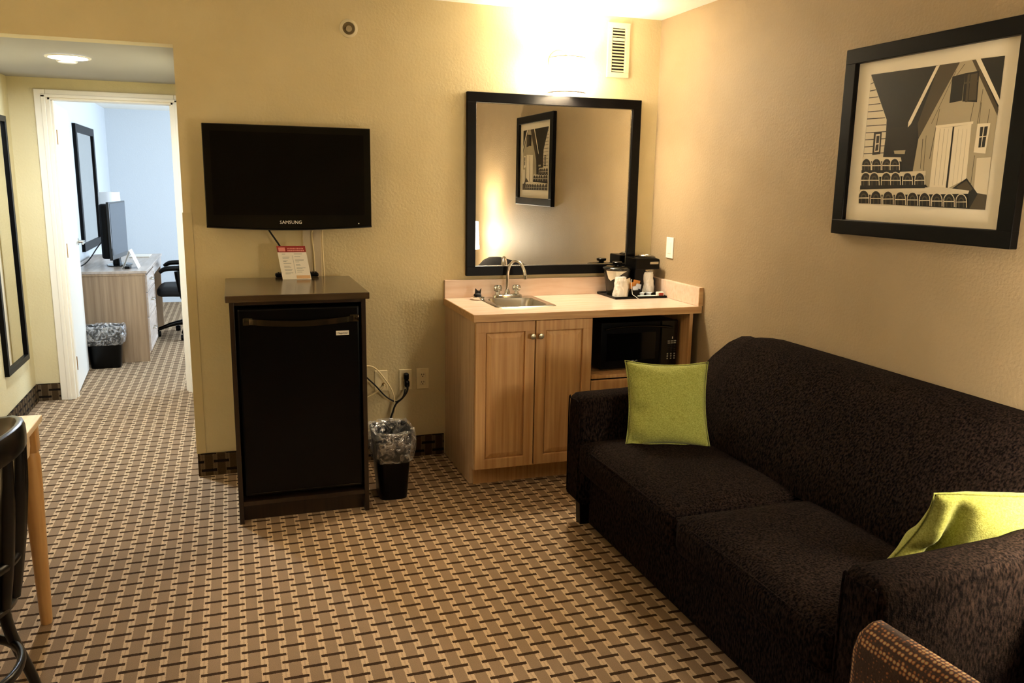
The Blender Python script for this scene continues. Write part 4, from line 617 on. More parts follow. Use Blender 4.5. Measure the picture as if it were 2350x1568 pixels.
# ================================================================== coffee things on the counter
ty = KH+.0006
tr = thing('serving_tray', 'shallow black plastic tray on the counter holding the coffee things', 'tray', (-.19, -.15, KH))
obj('tray_base', B().box(-.35, -.03, -.27, -.026, ty, ty+.006, .002), 'black_matte', tr)
obj('tray_rim', B().frame(2 if False else 1, 0, 0, 0, 0, 0, 0, 0, 0) if False else B().box(-.352, -.028, -.272, -.266, ty, ty+.013, .002).box(-.352, -.028, -.03, -.0245, ty, ty+.013, .002).box(-.352, -.346, -.272, -.0245, ty, ty+.013, .002).box(-.034, -.028, -.272, -.0245, ty, ty+.013, .002), 'black_plastic', tr)
T = ty+.0065
ib = thing('ice_bucket', 'smoky clear ice bucket with a black knobbed lid on the tray', 'ice bucket', (-.285, -.115, T))
ix, iy = -.275, -.12
obj('bucket', B().lathe([(0, .0), (.052, .0), (.055, .004), (.076, .135), (.079, .15), (.075, .15), (.072, .134), (.051, .008), (0, .006)], ix, iy, T, 40), 'smoke_plastic', ib, smooth=40)
obj('inner_liner', B().lathe([(0, .012), (.047, .012), (.066, .13), (.064, .13), (.045, .015), (0, .015)], ix, iy, T, 32), 'charcoal', ib, smooth=40)
ld = obj('lid', B().lathe([(0, .166), (.06, .165), (.082, .158), (.085, .152), (.082, .148), (.05, .150), (0, .151)], ix, iy, T, 40), 'black_gloss', ib, smooth=50)
obj('lid_knob', B().lathe([(0, .165), (.016, .165), (.016, .172), (.028, .176), (.03, .186), (.026, .190), (0, .190)], ix, iy, T, 24), 'black_plastic', ld, smooth=40)
cs = B(); secs = []
for k in range(9):
    a = R(195+k*11.5); h0 = [.14, .14, .14]; s_ = k/8
    zt = .142; zb = .142-.062*(1-abs(s_-.18)/.82 if s_ > .18 else s_/.18*1)
    rt_ = .0795; rb = .076-.0002
    secs.append([Vector((ix+rt_*math.cos(a), iy+rt_*math.sin(a), T+zt)), Vector((ix+(rt_+.001)*math.cos(a), iy+(rt_+.001)*math.sin(a), T+zt)), Vector((ix+(rb+.0015)*math.cos(a), iy+(rb+.0015)*math.sin(a), T+min(zb, zt-.004))), Vector((ix+rb*math.cos(a), iy+rb*math.sin(a), T+min(zb, zt-.004)))])
obj('paper_napkin', cs.loft(secs), 'paper_cone', label='white folded paper napkin tucked under the ice bucket lid', cat='napkin')

def wrapped_cup(x, y, z, r0, r1, h, label, ph):
    b = B(); secs = []
    for j in range(8):
        t = j/7; r = r0+(r1-r0)*t
        if j == 7: r *= .93
        secs.append([Vector((x+(r+.0035*math.sin(5*a_+ph+j)+.002*math.sin(13*a_+ph*2-j*1.3))*math.cos(a_), y+(r+.0035*math.sin(5*a_+ph+j)+.002*math.sin(13*a_+ph*2-j*1.3))*math.sin(a_), z+h*t)) for a_ in [2*math.pi*i/36 for i in range(36)]])
    t_ = thing('wrapped_cup', label, 'cup', (x, y, z), 'disposable cups wrapped in clear film')
    obj('cup', b.loft(secs), 'cup_wrap', t_, smooth=60)
    tw = B()
    for i in range(7):
        a0 = ph+i*.9; tw.prism([(x+r1*.9*math.cos(a0), y+r1*.9*math.sin(a0)), (x+r1*.9*math.cos(a0+.5), y+r1*.9*math.sin(a0+.5)), (x+r1*.2*math.cos(a0+.25), y+r1*.2*math.sin(a0+.25))], 2, z+h, z+h+.003+.002*(i % 3))
    obj('wrapper_fold', tw, 'liner', t_)
    return t_
wrapped_cup(-.298, -.222, T, .043, .03, .112, 'upturned film-wrapped cup at the front of the tray beside the ice bucket', .4)
# coffee maker
cmx, cmy = -.125, -.125
ck = thing('coffee_maker', 'black single cup coffee maker at the back of the tray', 'coffee maker', (-.12, -.11, T))
obj('tower', B().box(-.19, -.118, -.175, -.045, T, T+.155, .006), 'black_plastic', ck)
obj('head', B().prism([(-.19, T+.145), (-.19, T+.213), (-.06, T+.213), (-.035, T+.205), (-.035, T+.148)], 1, -.185, -.045, .006), 'black_plastic', ck)
obj('lid_plate', B().lathe([(0, .012), (.045, .012), (.058, .006), (.06, 0), (0, 0)], -.095, -.115, T+.211, 32), 'black_gloss', ck, smooth=40)
obj('lid_ring', B().lathe([(.03, .0), (.034, .004), (.04, .004), (.043, 0), (.03, 0)], -.095, -.115, T+.222, 32), 'steel', ck, smooth=40)
obj('front_badge', B().box(-.10, -.045, -.1865, -.184, T+.178, T+.192, .001), 'steel', ck)
obj('foot', B().box(-.19, -.04, -.20, -.045, T, T+.012, .004), 'black_plastic', ck)
obj('drip_grate', B().lathe([(0, .013), (.036, .013), (.038, .0105), (0, .0105)], -.10, -.16, T, 24), 'steel', ck)
wrapped_cup(-.10, -.158, T+.0135, .041, .033, .118, 'film-wrapped cup standing inside the coffee maker under its head', 2.1)
mg = thing('mug', 'black mug whose round handle shows right of the film-wrapped coffee maker cup', 'mug', (-.055, -.21, T))
gx, gy = -.074, -.215
gx, gy = -.066, -.222
wx = -.0
mx_, my_, mz_ = -.068, -.09, T+.0125
obj('mug_body', B().lathe([(0, 0), (.022, 0), (.0245, .004), (.026, .088), (.024, .088), (.0225, .006), (0, .006)], mx_, my_, mz_, 32), 'black_gloss', mg, smooth=40)
hp_ = [(.024, .080), (.040, .084), (.055, .068), (.054, .040), (.042, .018), (.024, .016)]
obj('mug_handle', B().tube([(mx_+r_*.5, my_-r_*.866, mz_+z_) for r_, z_ in hp_], .0045), 'black_gloss', mg, smooth=60)
# condiments
cb = thing('condiment_holder', 'small black holder of coffee packets between the cup and coffee maker', 'holder', (-.205, -.2, T))
obj('holder_box', B().box(-.232, -.178, -.228, -.175, T, T+.004).box(-.232, -.229, -.228, -.175, T, T+.042).box(-.181, -.178, -.228, -.175, T, T+.042).box(-.232, -.178, -.228, -.225, T, T+.036).box(-.232, -.178, -.178, -.175, T, T+.045), 'black_plastic', cb)
def packet(x, y, z, w, h, m, label, tilt, yaw, name='coffee_packet', grp='packets in the condiment holder'):
    M = at(x, y, z) @ Matrix.Rotation(yaw, 4, 'Z') @ Matrix.Rotation(tilt, 4, 'Y')
    t = thing(name, label, 'packet', M=M, group=grp)
    secs = []
    for i in range(7):
        v = i/6; th = .0005+.0045*math.sin(math.pi*v)
        secs.append([Vector((-w/2, -th, h*v)), Vector((-w/6, -th*1.5, h*v)), Vector((w/6, -th*1.3, h*v)), Vector((w/2, -th*.4, h*v)), Vector((w/2, th*.4, h*v)), Vector((w/6, th*1.5, h*v)), Vector((-w/6, th*1.4, h*v)), Vector((-w/2, th, h*v))])
    obj('pouch', B().loft(secs), m, t, True, 50)
    obj('crimped_edge', B().box(-w/2, w/2, -.0008, .0008, h-.006, h+.004), m, t, True)
    return t
packet(-.218, -.186, T+.005, .036, .092, 'mat_board', 'cream coffee pouch leaning at the back left of the holder', R(-14), .1)
packet(-.200, -.193, T+.005, .042, .082, 'amber', 'orange coffee pouch standing in the middle of the holder', R(12), -.05)
packet(-.210, -.201, T+.005, .04, .07, 'amber', 'short orange pouch at the front left of the holder', R(-4), .2)
packet(-.192, -.208, T+.005, .034, .062, 'blue_white', 'pale blue pouch at the front of the holder', R(16), .15)
packet(-.197, -.218, T+.005, .03, .05, 'blue_white', 'small pale blue sachet foremost in the holder', R(-10), -.1, 'sugar_sachet')
for x_, y_, l_ in ((-.165, -.222, 'little pale creamer cup nearest the black packet holder'), (-.120, -.222, 'little pale creamer cup beside the red tea packet')):
    obj('creamer_cup', B().lathe([(0, 0), (.012, 0), (.017, .02), (.019, .0215), (0, .022)], x_, y_, T, 20), 'blue_white', smooth=40, label=l_, cat='creamer')
obj('white_napkin', B().box(-.198, -.086, -.258, -.236, T, T+.007, .002), 'white_plastic', label='white folded napkin lying along the front edge of the tray', cat='napkin')
tb = thing('tea_packet', 'small red and white tea packet at the right of the tray', 'packet', (-.07, -.245, T))
obj('packet_body', B().box(-.098, -.050, -.262, -.236, T+.0075, T+.03, .002) if False else B().box(-.083, -.042, -.262, -.238, T, T+.026, .002), 'paper', tb)
obj('red_print', B().box(-.074, -.047, -.2626, -.2618, T+.006, T+.021), 'red_print', tb)
obj('stir_string', B().tube([(-.232, -.224, T+.10), (-.236, -.232, T+.06), (-.234, -.24, T+.03), (-.238, -.255, T+.016), (-.232, -.272, T+.0095), (-.222, -.281, T+.0), (-.219, -.292, T-.004)], .0014, 6), 'paper', label='thin white string trailing from the tray over its front rim', cat='string')

# ================================================================== framed photograph on the right wall
PY0, PY1, PZ0, PZ1 = -2.407, -1.580, 1.350, 2.065
fp = thing('framed_picture', 'framed sepia photograph of wooden sheds above the sofa', 'picture', (0, -1.99, 1.7))
obj('frame', B().frame(0, -.034, -.0006, PY0, PY1, PZ0, PZ1, .058, .003), 'black_wood', fp)
obj('mount_board', B().box(-.014, -.008, PY0+.05, PY1-.05, PZ0+.05, PZ1-.05), 'mat_board', fp)
t = bmesh.new()
for i, (tone, pts) in enumerate(ART):
    x = -.0143-.00002*i
    vs = [t.verts.new((x, p[0], p[1])) for p in pts]
    f = t.faces.new(vs); f.material_index = tone; f.normal_update()
    if f.normal.x > 0: f.normal_flip()
b = B(); me_ = bpy.data.meshes.new('p'); t.to_mesh(me_); t.free(); b.bm.from_mesh(me_)
obj('printed_photograph', b, ['print_tone_%d' % i for i in range(6)], fp)

# ================================================================== sofa
so = thing('sofa', 'long dark brown fabric sofa against the tan wall under the framed picture', 'sofa', (-.5, -2.0, 0))
SA, SB, SC, SD = -1.065, -1.205, -2.825, -2.962         # far arm outer / inner, near arm inner / outer
def arm(y0, y1, flare):
    pr = []
    secs = []
    # cross-sections across the arm (y,z), lofted along x from the front to the back
    for x, zt, sh in ((-.957, .585, .018), (-.95, .606, .006), (-.93, .617, .0), (-.72, .621, 0), (-.45, .63, 0), (-.28, .66, 0), (-.16, .70, 0), (-.03, .72, 0), (-.012, .70, .01)):
        a, c = y0+sh, y1-sh; m_ = .035
        secs.append([Vector((x, a-flare*1.0, .125+sh)), Vector((x, c+flare*1.0, .125+sh)), Vector((x, c, zt-m_)), Vector((x, c-.010, zt-.010)), Vector((x, c-.035, zt)), Vector((x, a+.035, zt)), Vector((x, a+.010, zt-.010)), Vector((x, a, zt-m_))])
    return B().loft(secs)
obj('arm', arm(SB, SA, .012), 'sofa_fabric', so, smooth=50)
obj('arm', arm(SD, SC, .012), 'sofa_fabric', so, smooth=50)
for y0, y1 in ((SB, SA), (SD, SC)):           # stitched welt round the arm's front panel
    obj('arm_piping', B().tube([(-.9585, y0+.012, .15), (-.9585, y0+.012, .56), (-.9565, y0+.028, .588), (-.9555, (y0+y1)/2, .592), (-.9565, y1-.028, .588), (-.9585, y1-.012, .56), (-.9585, y1-.012, .15)], .0035, 6), 'sofa_fabric', so, smooth=60)
obj('base', B().box(-.905, -.03, SC, SB, .03, .285, .01), 'sofa_fabric', so)
def soft(x0, x1, y0, y1, z0, z1, crown, r, nx=22, ny=22, puff=.012):
    """upholstered block: rounded box with a crowned top"""
    t = B(); bm_ = bmesh.new(); bmesh.ops.create_cube(bm_, size=2); bmesh.ops.subdivide_edges(bm_, edges=bm_.edges[:], cuts=14, use_grid_fill=True)
    hx, hy, hz = (x1-x0)/2, (y1-y0)/2, (z1-z0)/2
    for v in bm_.verts:
        p = Vector((v.co.x*hx, v.co.y*hy, v.co.z*hz)); q = Vector((max(-hx+r, min(hx-r, p.x)), max(-hy+r, min(hy-r, p.y)), max(-hz+r, min(hz-r, p.z))))
        d = p-q
        if d.length > 1e-6: p = q+d.normalized()*r*min(1, d.length/r) if d.length > r else p
        u, w = v.co.x, v.co.y
        if p.z > 0: p.z += crown*(1-u**4)*(1-w**4)
        p.x += puff*(1-v.co.z**2)*(1 if u > .9 else (-1 if u < -.9 else 0))*(1-w**4)
        p += Vector((0, 0, .004*mn.noise(Vector((p.x*6, p.y*6, z0*9+x0)))))
        v.co = p+Vector(((x0+x1)/2, (y0+y1)/2, (z0+z1)/2))
    return t._add(bm_)
YM = -2.035
obj('seat_cushion', soft(-.975, -.40, YM+.004, SB-.004, .278, .425, .022, .042), 'sofa_fabric', so, smooth=60)
obj('seat_cushion', soft(-.975, -.40, SC+.004, YM-.004, .278, .425, .022, .042), 'sofa_fabric', so, smooth=60)
for a, c in ((YM+.012, SB-.012), (SC+.012, YM-.012)):
    obj('cushion_piping', B().tube([(-.45, c-.003, .414), (-.90, c-.003, .409), (-.962, c-.03, .405), (-.972, (a+c)/2, .415), (-.962, a+.03, .405), (-.90, a+.003, .409), (-.45, a+.003, .414)], .0038, 6), 'sofa_fabric', so, smooth=60)
# back: outer frame shell and the long back cushion on it
prof = [(-.012, .15), (-.012, .80), (-.05, .833), (-.10, .835), (-.155, .815), (-.24, .755), (-.315, .68), (-.36, .60), (-.36, .30), (-.30, .15)]
def back(y0, y1, prof, rnd):
    secs = []; cx = sum(p[0] for p in prof)/len(prof); cz = .5
    for y, s_ in ((y0, .94), (y0+rnd*.3, .975), (y0+rnd, 1), (y1-rnd, 1), (y1-rnd*.3, .975), (y1, .94)):
        secs.append([Vector((-.012+(x+.012)*s_, y, z if z < .3 else .3+(z-.3)*s_)) for x, z in prof])
    return B().loft(secs)
obj('back_frame', back(SD+.012, SA-.01, prof, .04), 'sofa_fabric', so, smooth=50)
cprof = [(-.10, .43), (-.045, .845), (-.075, .868), (-.125, .868), (-.185, .842), (-.255, .775), (-.335, .68), (-.405, .58), (-.45, .48), (-.452, .42), (-.40, .40), (-.2, .40)]
n_ = 24; secs = []
for i in range(n_+1):
    t_ = i/n_; y = SC+.008+(SB-.045-SC-.016)*t_
    e = min(t_, 1-t_)*n_/2.2; s_ = 1 if e >= 1 else .90+.10*math.sin(e*math.pi/2)
    cc = sum(p[0] for p in cprof)/len(cprof)
    secs.append([Vector((cc+(x-cc)*s_+.006*mn.noise(Vector((x*4, y*3, z*4))), y, .62+(z-.62)*(s_*.5+.5))) for x, z in cprof])
obj('back_cushion', B().loft(secs), 'sofa_fabric', so, smooth=60)
for y in (SA-.055, SD+.055):
    for x in (-.89, -.08): obj('foot', B().prism([(x-.025, .0), (x+.02, .0), (x+.025, .126), (x-.032, .126)], 1, y-.024, y+.024, .002), 'black_wood', so)

# ------------------------------------------------------------------ pillows
def pillow(name, label, M, w, h, t, seed, group='green throw pillows on the sofa', pinch=.0, shear=0.0):
    b = bmesh.new(); n = 30; top = {}; bot = {}
    for i in range(n+1):
        for j in range(n+1):
            u, v = 2*i/n-1, 2*j/n-1
            k = 1-.075*((1-u*u)*abs(v)**3+(1-v*v)*abs(u)**3)
            x, y = u*w/2*(1-.10*(1-v*v)*abs(u)**2), v*h/2*(1-.10*(1-u*u)*abs(v)**2)
            th = t/2*((1-abs(u)**2.6)*(1-abs(v)**2.6))**.55
            e = max(abs(u), abs(v))
            wr = .006*mn.noise(Vector((u*3+seed, v*3, seed)))+.007*max(0, e-.45)*mn.noise(Vector((u*9, v*9+seed, 3)))*2
            # puckers running in from the edge
            if u < -.5: wr += -.12*(abs(math.sin(v*4.2+seed))**5)*(-u-.5)*(1-abs(u)**6)*(1 if v < .3 else .3)
            q = 0
            if pinch: q = -pinch*math.exp(-((u+.66-.1*(1-v))**2)/.012)*(1-abs(v)**6)*(1-.5*v)
            x += shear*y*(1-.35*max(0, v)*max(0, -u)); y -= .10*shear*h*(max(0, v)*max(0, -u))**3
            top[i, j] = b.verts.new((x, y, th+(wr+q)*(1 if th > .004 else 0)))
            bot[i, j] = top[i, j] if (i in (0, n) or j in (0, n)) else b.verts.new((x, y, -th+wr*.5))
    for i in range(n):
        for j in range(n):
            b.faces.new((top[i, j], top[i+1, j], top[i+1, j+1], top[i, j+1]))
            q = (bot[i, j], bot[i, j+1], bot[i+1, j+1], bot[i+1, j]); b.faces.new(q)
    bmesh.ops.recalc_face_normals(b, faces=b.faces)
    o = thing(name, label, 'pillow', M=M, group=group)
    obj('cover', B()._add(b), 'green_fabric', o, True, 180, sub=1)
    sm = []
    for i in range(60):
        s_ = i/60*4; k = int(s_); f = 2*(s_-k)-1; u, v = ((f, -1), (1, f), (-f, 1), (-1, -f))[k]
        x_, y_ = u*w/2*(1-.10*(1-v*v)*abs(u)**2), v*h/2*(1-.10*(1-u*u)*abs(v)**2)
        x_ += shear*y_*(1-.35*max(0, v)*max(0, -u)); y_ -= .10*shear*h*(max(0, v)*max(0, -u))**3
        sm.append((x_, y_, 0))
    obj('seam', B().tube(sm, .0028, 6, 1, closed=True), 'green_fabric', o, True, 60)
    return o
def basis(c, X, Y):
    X = Vector(X).normalized(); Z = X.cross(Vector(Y)).normalized(); Y = Z.cross(X)
    return Matrix(((X.x, Y.x, Z.x, c[0]), (X.y, Y.y, Z.y, c[1]), (X.z, Y.z, Z.z, c[2]), (0, 0, 0, 1)))
pillow('throw_pillow', 'lime green throw pillow propped upright against the far sofa arm', basis((-.620, -1.355, .605), (.93, -.33, -.0), (-.14, .42, .90)), .362, .375, .13, 2.2)
pillow('throw_pillow', 'lime green throw pillow slumped against the near sofa arm', basis((-.412, -2.728, .553), (.9, -.42, .03), (.27, -.38, .87)), .38, .36, .15, 5.1, pinch=.06, shear=.5)

# ================================================================== end table and lamp past the sofa (seen in the mirror)
et = thing('end_table', 'small dark square end table past the near end of the sofa', 'table', (-.25, -3.19, 0))
obj('table_top', B().box(-.45, -.05, -3.39, -2.99, .53, .555, .003), 'espresso_top', et)
for x in (-.435, -.095):
    for y in (-3.375, -3.035): obj('leg', B().box(x, x+.03, y, y+.03, 0, .53), 'espresso', et)
obj('shelf', B().box(-.435, -.065, -3.375, -3.005, .15, .165), 'espresso', et)
tl = thing('table_lamp', 'glowing table lamp with a drum shade reflected at the mirror left edge', 'lamp', (-.26, -3.17, .555))
obj('base', B().lathe([(0, 0), (.075, 0), (.075, .012), (.03, .025), (.022, .06), (.035, .14), (.04, .2), (.02, .28), (.012, .33), (0, .33)], -.26, -3.17, .5555, 32), 'nickel', tl, smooth=50)
obj('shade', B().lathe([(.125, .905), (.127, .905), (.117, 1.16), (.115, 1.16), (.125, .905)], -.26, -3.17, 0, 48), 'lamp_glow', tl, smooth=50)
obj('harp', B().tube([(-.26, -3.17, .87), (-.295, -3.17, .95), (-.29, -3.17, 1.08), (-.26, -3.17, 1.14), (-.225, -3.17, 1.08), (-.225, -3.17, .95), (-.26, -3.17, .87)], .002, 6), 'nickel', tl)
obj('bulb', B().lathe([(0, 0), (.014, 0), (.016, .02), (.03, .06), (.024, .09), (0, .1)], -.26, -3.17, .885, 16), 'lamp_glow', tl, smooth=60)
light('lamp_light', 'POINT', (-.26, -3.17, 1.03), L_TABLE, WARM, .05)

# ================================================================== armchair, only its near arm's front corner in view
ac = thing('armchair', 'brown dotted upholstered armchair with padded arms in the near right corner', 'armchair', (-.8, -3.5, 0))
def ac_arm(x0, x1):
    secs = []
    for y, zt, sh in ((-3.105, .60, .016), (-3.112, .635, .006), (-3.13, .652, .0), (-3.35, .66, 0), (-3.7, .665, 0), (-3.84, .66, .0)):
        a, c = x0+sh, x1-sh
        secs.append([Vector((a, y, .10)), Vector((c, y, .10)), Vector((c, y, zt-.05)), Vector((c-.012, y, zt-.016)), Vector((c-.035, y, zt)), Vector((a+.035, y, zt)), Vector((a+.012, y, zt-.016)), Vector((a, y, zt-.05))])
    return B().loft(secs)
obj('arm', ac_arm(-1.175, -1.085), 'dotted_fabric', ac, smooth=50)
obj('arm', ac_arm(-.585, -.495), 'dotted_fabric', ac, smooth=50)
obj('seat', soft(-1.085, -.585, -3.70, -3.14, .25, .42, .02, .04), 'dotted_fabric', ac, smooth=60)
obj('backrest', soft(-1.085, -.585, -3.84, -3.70, .14, .86, .01, .04), 'dotted_fabric', ac, smooth=60)
for x in (-1.155, -.555):
    for y in (-3.78, -3.15): obj('leg', B().prism([(x, .0), (x+.03, .0), (x+.038, .105), (x-.008, .105)], 1, y, y+.032), 'espresso', ac)

# ================================================================== dining table and chair, left edge
dt = thing('dining_table', 'light beech dining table whose corner shows at the left edge', 'table', (-3.32, -1.95, 0))
A0, A1, D0, D1 = -3.66, -2.996, -2.62, -1.332
obj('table_top', B().box(A0, A1, D0, D1, .718, .74, .004), 'beech', dt)
def brk(y, yy, x0, x1): # apron board with a curved bracket end, along y
    pass
ap = [(D1-.075, .717), (D1-.075, .655), (D1-.095, .628), (D1-.16, .622), (D1-.20, .617), (D0+.20, .617), (D0+.16, .622), (D0+.095, .628), (D0+.075, .655), (D0+.075, .717)]
for x in (A1-.046, A0+.028): obj('apron', B().prism(ap, 0, x, x+.018), 'beech', dt)
ap2 = [(A0+.06, .717), (A0+.06, .655), (A0+.09, .622), (A1-.09, .622), (A1-.06, .655), (A1-.06, .717)]
for y in (D1-.046, D0+.028): obj('apron', B().prism(ap2, 1, y, y+.018), 'beech', dt)
for x in (A1-.04, A0+.04):
    for y in (D1-.04, D0+.04):
        obj('leg', B().box(x-.028, x+.028, y-.028, y+.028, .625, .718, .002).lathe([(0, 0), (.017, 0), (.019, .01), (.030, .5), (.031, .6), (.026, .627), (0, .627)], x, y, 0, 28), 'beech_leg', dt, smooth=40)
dc = thing('dining_chair', 'black bentwood dining chair tucked in at the beech table', 'chair', (-3.13, -2.10, 0))
cx, cy = -3.112, -2.10
obj('seat', B().lathe([(0, .435), (.16, .435), (.178, .445), (.18, .457), (.17, .466), (.13, .462), (0, .458)], cx, cy, 0, 40), 'chair_black', dc, smooth=50)
def on(a, r, z): return (cx+.9*r*math.cos(R(a)), cy+.97*r*math.sin(R(a)), z)
rail = [on(a, .245 if abs(a) < 40 else .245-.0012*(abs(a)-40), .885-.00001*abs(a)**2) for a in range(-60, 61, 12)]
def flat_tube(pts, hw, hh, name, parent):   # flat bent board: hh tall, hw thick
    secs = []
    for i, p in enumerate(pts):
        p = Vector(p); a = Vector(pts[max(0, i-1)]); c = Vector(pts[min(len(pts)-1, i+1)]); d = (c-a); d.z = 0; d.normalize(); n = Vector((d.y, -d.x, 0))
        e = 1 if 0 < i < len(pts)-1 else .75
        ring = []
        for k in range(12):
            t_ = 2*math.pi*k/12; ring.append(p+n*hw*math.copysign(abs(math.cos(t_))**.6, math.cos(t_))+Vector((0, 0, hh*e*math.copysign(abs(math.sin(t_))**.6, math.sin(t_)))))
        secs.append(ring)
    return obj(name, B().loft(secs), 'chair_black', parent, smooth=50)
fine = []
for i in range(len(rail)-1):
    for k in range(3): fine.append(tuple(Vector(rail[i]).lerp(Vector(rail[i+1]), k/3)))
fine.append(rail[-1])
flat_tube(rail, .012, .036, 'top_rail', dc)
for s_ in (1, -1):
    obj('back_post', B().tube([on(52*s_, .240, .87), on(50*s_, .234, .76), on(48*s_, .218, .64), on(46*s_, .200, .53), on(44*s_, .190, .45)], [.019, .019, .021, .024, .026], 12, sy=.75), 'chair_black', dc, smooth=60)
for a in (36, 18, 0, -18, -36):
    obj('spindle', B().tube([on(a, .243, .86), on(a, .232, .74), on(a, .215, .60), on(a, .195, .46)], [.014, .019, .019, .014], 10, sy=.6), 'chair_black', dc, smooth=60)
obj('lower_rail', B().tube([on(a, .208, .575) for a in range(-48, 49, 12)], .014, 10), 'chair_black', dc, smooth=60)
for a in (42, -42, 138, -138):
    obj('leg', B().tube([on(a, .165, .44), on(a, .185, .30), on(a, .235, .14), on(a, .27, 0)], [.016, .015, .014, .012], 12), 'chair_black', dc, smooth=60)
obj('foot_hoop', B().tube([on(a, .188, .265) for a in range(0, 360, 20)], .011, 10, 2, closed=True, sy=1.3), 'chair_black', dc, smooth=60)

# ================================================================== hall
hm = thing('hall_mirror', 'tall narrow black-framed mirror on the left wall of the hall', 'mirror', (XL, 1.36, 1.1))
obj('frame', B().frame(0, XL+.0006, XL+.026, 1.085, 1.62, .344, 1.885, .036, .002), 'black_wood', hm)
obj('mirror_glass', B().box(XL+.006, XL+.012, 1.11, 1.60, .37, 1.86), 'mirror_glass', hm)
hl_ = thing('downlight', 'bright round downlight set in the low hall ceiling', 'lamp', (-3.139, .70, HS))
obj('trim_ring', B().lathe([(.092, -.001), (.112, -.001), (.110, -.006), (.094, -.007), (.092, -.001)], -3.139, .70, HS, 40), 'white_plastic', hl_, smooth=40)
obj('diffuser', B().lathe([(0, -.0035), (.093, -.0035), (.093, -.002), (0, -.002)], -3.139, .70, HS, 40), 'downlight', hl_)
sd = obj('ceiling_sensor', B().lathe([(0, -.014), (.045, -.013), (.052, -.008), (.054, -.0006), (0, -.0006)], -3.17, .86, HS, 32), 'white_plastic', smooth=40, label='flat white ceiling sensor just behind the hall downlight', cat='sensor')

# ================================================================== bedroom
dk = thing('desk', 'pale oak desk with a stack of three drawers in the bedroom', 'desk', (-3.35, 3.8, 0))
dx0, dx1, dy0, dy1, dh = -3.655, -3.06, 2.99, 4.62, .765
obj('desk_top', B().box(dx0, dx1+.02, dy0-.01, dy1, dh-.022, dh, .003), 'oak_top', dk)
obj('end_panel', B().box(dx0+.005, dx1, dy0, dy0+.022, 0, dh-.022), 'oak_pale', dk)
obj('under_moulding', B().box(dx0+.005, dx1+.006, dy0-.006, dy0+.02, dh-.040, dh-.022, .002), 'oak_pale', dk)
obj('end_panel', B().box(dx0+.005, dx1, dy1-.03, dy1-.01, 0, dh-.022), 'oak_pale', dk)
obj('inner_panel', B().box(dx0+.005, dx1-.01, 3.66, 3.68, 0, dh-.022), 'oak_pale', dk)
obj('back_panel', B().box(dx0+.005, dx0+.02, dy0+.022, dy1-.03, .1, dh-.022), 'oak_pale', dk)
obj('plinth', B().box(dx0+.03, dx1-.03, dy0+.022, 3.66, 0, .06), 'oak_pale', dk)
for z0, z1 in ((.585, .725), (.375, .578), (.085, .368)):
    f = obj('drawer', B().frame(0, dx1-.004, dx1+.016, dy0+.012, 3.66, z0, z1, .028, .003).box(dx1-.004, dx1+.010, dy0+.035, 3.64, z0+.02, z1-.02), 'oak_top', dk)
    zc = (z0+z1)/2+.01
    obj('pull', B().tube([(dx1+.012, 3.27, zc), (dx1+.036, 3.275, zc), (dx1+.038, 3.325, zc), (dx1+.036, 3.375, zc), (dx1+.012, 3.38, zc)], .006, 8), 'steel', f, smooth=60)
obj('kneehole_drawer', B().box(dx1-.006, dx1+.012, 3.70, 4.58, .655, .735, .003), 'oak_top', dk)
# television on the desk
bt = thing('desk_television', 'black flat television on a stand on the bedroom desk', 'television', (-3.33, 3.5, dh))
Mb = at(-3.30, 3.50, dh) @ Matrix.Rotation(R(-6), 4, 'Z')
obj('housing', B().box(-.075, 0, -.27, .27, .075, .535, .022, 3, M=Mb), 'black_plastic', bt)
obj('bezel', B().frame(0, -.002, .012, -.345, .345, .065, .55, .028, .004) if False else B().box(-.01, .014, -.285, .285, .065, .55, .005, M=Mb), 'black_gloss', bt)
obj('screen', B().box(.0125, .0155, -.265, .265, .105, .535, M=Mb), 'screen_reflect', bt)
obj('neck', B().lathe([(0, .0), (.035, .0), (.03, .08), (0, .08)], -.02, 0, .008, 20, M=Mb), 'black_plastic', bt)
obj('stand', B().lathe([(0, 0), (.16, 0), (.158, .008), (.05, .014), (0, .014)], .0, 0, .001, 36, M=Mb @ Matrix.Diagonal((.62, 1, 1, 1))), 'black_gloss', bt, smooth=40)
obj('power_cord', B().tube([(-3.42, 3.52, .98), (-3.46, 3.43, .92), (-3.50, 3.35, .85), (-3.54, 3.25, .80), (-3.60, 3.15, .775)], .005, 8), 'black_cord', bt)
pm = at(-3.12, 3.25, dh+.0006)
pt = thing('paper_sign', 'white folded paper sign standing beside the desk television', 'card', M=pm)
obj('front_sheet', B().box(-.001, .001, -.1, .1, 0, .165, M=Matrix.Rotation(R(-22), 4, 'Y')), 'white_plastic', pt, True)
obj('rear_sheet', B().box(-.001, .001, -.1, .1, 0, .165, M=at(-.125, 0, 0) @ Matrix.Rotation(R(22), 4, 'Y')), 'white_plastic', pt, True)
dr_ = thing('desk_remote', 'black remote lying on the bedroom desk by the television stand', 'remote', (-3.2, 3.26, dh))
obj('remote_body', B().box(-3.225, -3.185, 3.14, 3.30, dh+.0006, dh+.022, .006), 'black_plastic', dr_)
obj('notepad', B().box(-3.30, -3.12, 4.2, 4.45, dh+.0006, dh+.012, .002), 'white_plastic', label='white notepad at the far end of the bedroom desk', cat='notepad')
bl = thing('bedroom_lamp', 'pale drum shade lamp behind the bedroom television', 'lamp', (-3.455, 4.4, dh))
obj('lamp_base', B().lathe([(0, 0), (.06, 0), (.06, .012), (.015, .02), (.012, .40), (0, .40)], -3.455, 4.4, dh+.0006, 24), 'nickel', bl, smooth=40)
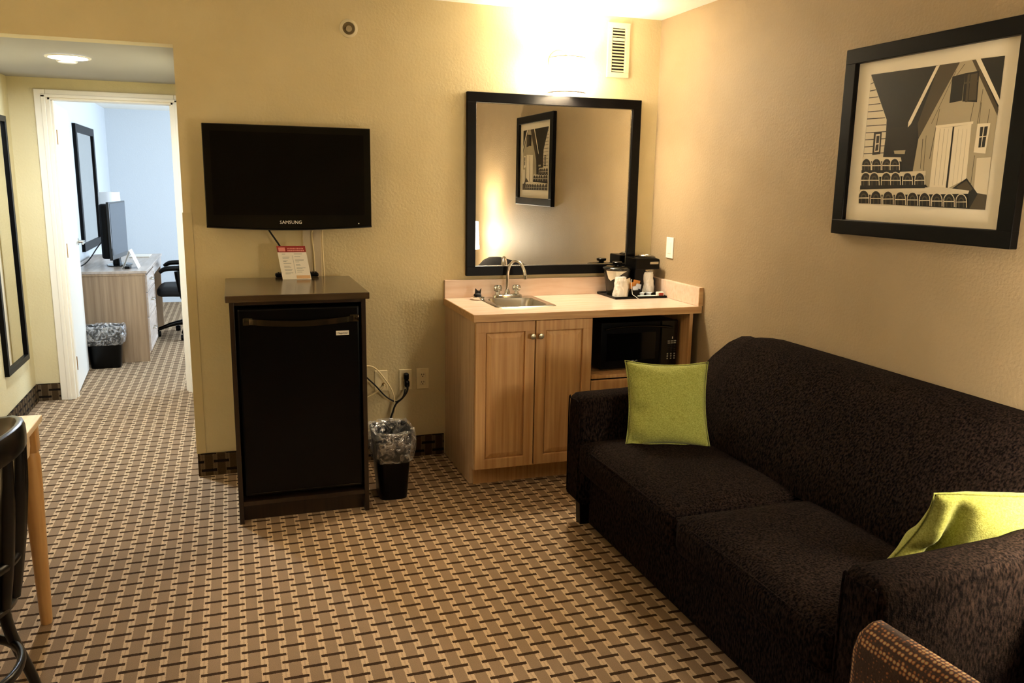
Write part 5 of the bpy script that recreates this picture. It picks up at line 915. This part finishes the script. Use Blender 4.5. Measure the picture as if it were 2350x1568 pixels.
obj('lamp_shade', B().lathe([(.098, 1.13), (.100, 1.13), (.092, 1.378), (.090, 1.378), (.098, 1.13)], -3.455, 4.4, 0, 40), 'sheer', bl, smooth=40)
# long mirror on the bedroom wall
bm_ = thing('bedroom_mirror', 'black-framed mirror on the bedroom wall behind the desk television', 'mirror', (BX, 4.75, 1.4))
obj('frame', B().frame(0, BX+.0006, BX+.03, 4.23, 5.33, .82, 2.0, .075, .003), 'black_wood', bm_)
obj('mirror_glass', B().box(BX+.006, BX+.016, 4.29, 5.27, .88, 1.94), 'mirror_glass', bm_)
# office chair
oc = thing('office_chair', 'black office chair with looped arms at the bedroom desk', 'chair', (-2.76, 4.2, 0))
ox, oy = -2.79, 4.16
obj('seat', soft(ox-.26, ox+.24, oy-.24, oy+.24, .41, .50, .01, .035), 'charcoal', oc, smooth=60)
obj('backrest', soft(ox+.25, ox+.33, oy-.22, oy+.22, .56, 1.0, .0, .035), 'charcoal', oc, smooth=60)
obj('back_support', B().tube([(ox+.1, oy, .40), (ox+.3, oy, .40), (ox+.35, oy, .55), (ox+.335, oy, .75)], .02, 8), 'black_plastic', oc, smooth=60)
for s_ in (-1, 1):
    y = oy+s_*.29
    obj('arm', B().tube([(ox-.02, y-s_*.08, .40), (ox-.03, y, .42), (ox-.05, y, .60), (ox-.06, y, .665)], [.02, .032, .045, .04], 10).tube([(ox-.225, y, .655), (ox-.17, y, .685), (ox-.05, y, .69), (ox+.14, y, .685)], [.02, .026, .028, .024], 10, sy=.9), 'black_plastic', oc, smooth=60)
obj('column', B().lathe([(0, .12), (.03, .12), (.03, .25), (.02, .25), (.02, .41), (0, .41)], ox, oy, 0, 20), 'steel', oc, smooth=40)
for k in range(5):
    a = R(-100+72*k); ex, ey = ox+.29*math.cos(a), oy+.29*math.sin(a)
    l_ = obj('base_arm', B().tube([(ox, oy, .14), (ox+.15*math.cos(a), oy+.15*math.sin(a), .12), (ex, ey, .075)], [.03, .022, .016], 8), 'black_plastic', oc, smooth=60)
    obj('caster', B().lathe([(0, -.022), (.026, -.022), (.028, 0), (.026, .022), (0, .022)], ex, ey, .0285, 16, axis=0).tube([(ex, ey, .03), (ex, ey, .075)], .008, 8), 'black_plastic', l_)
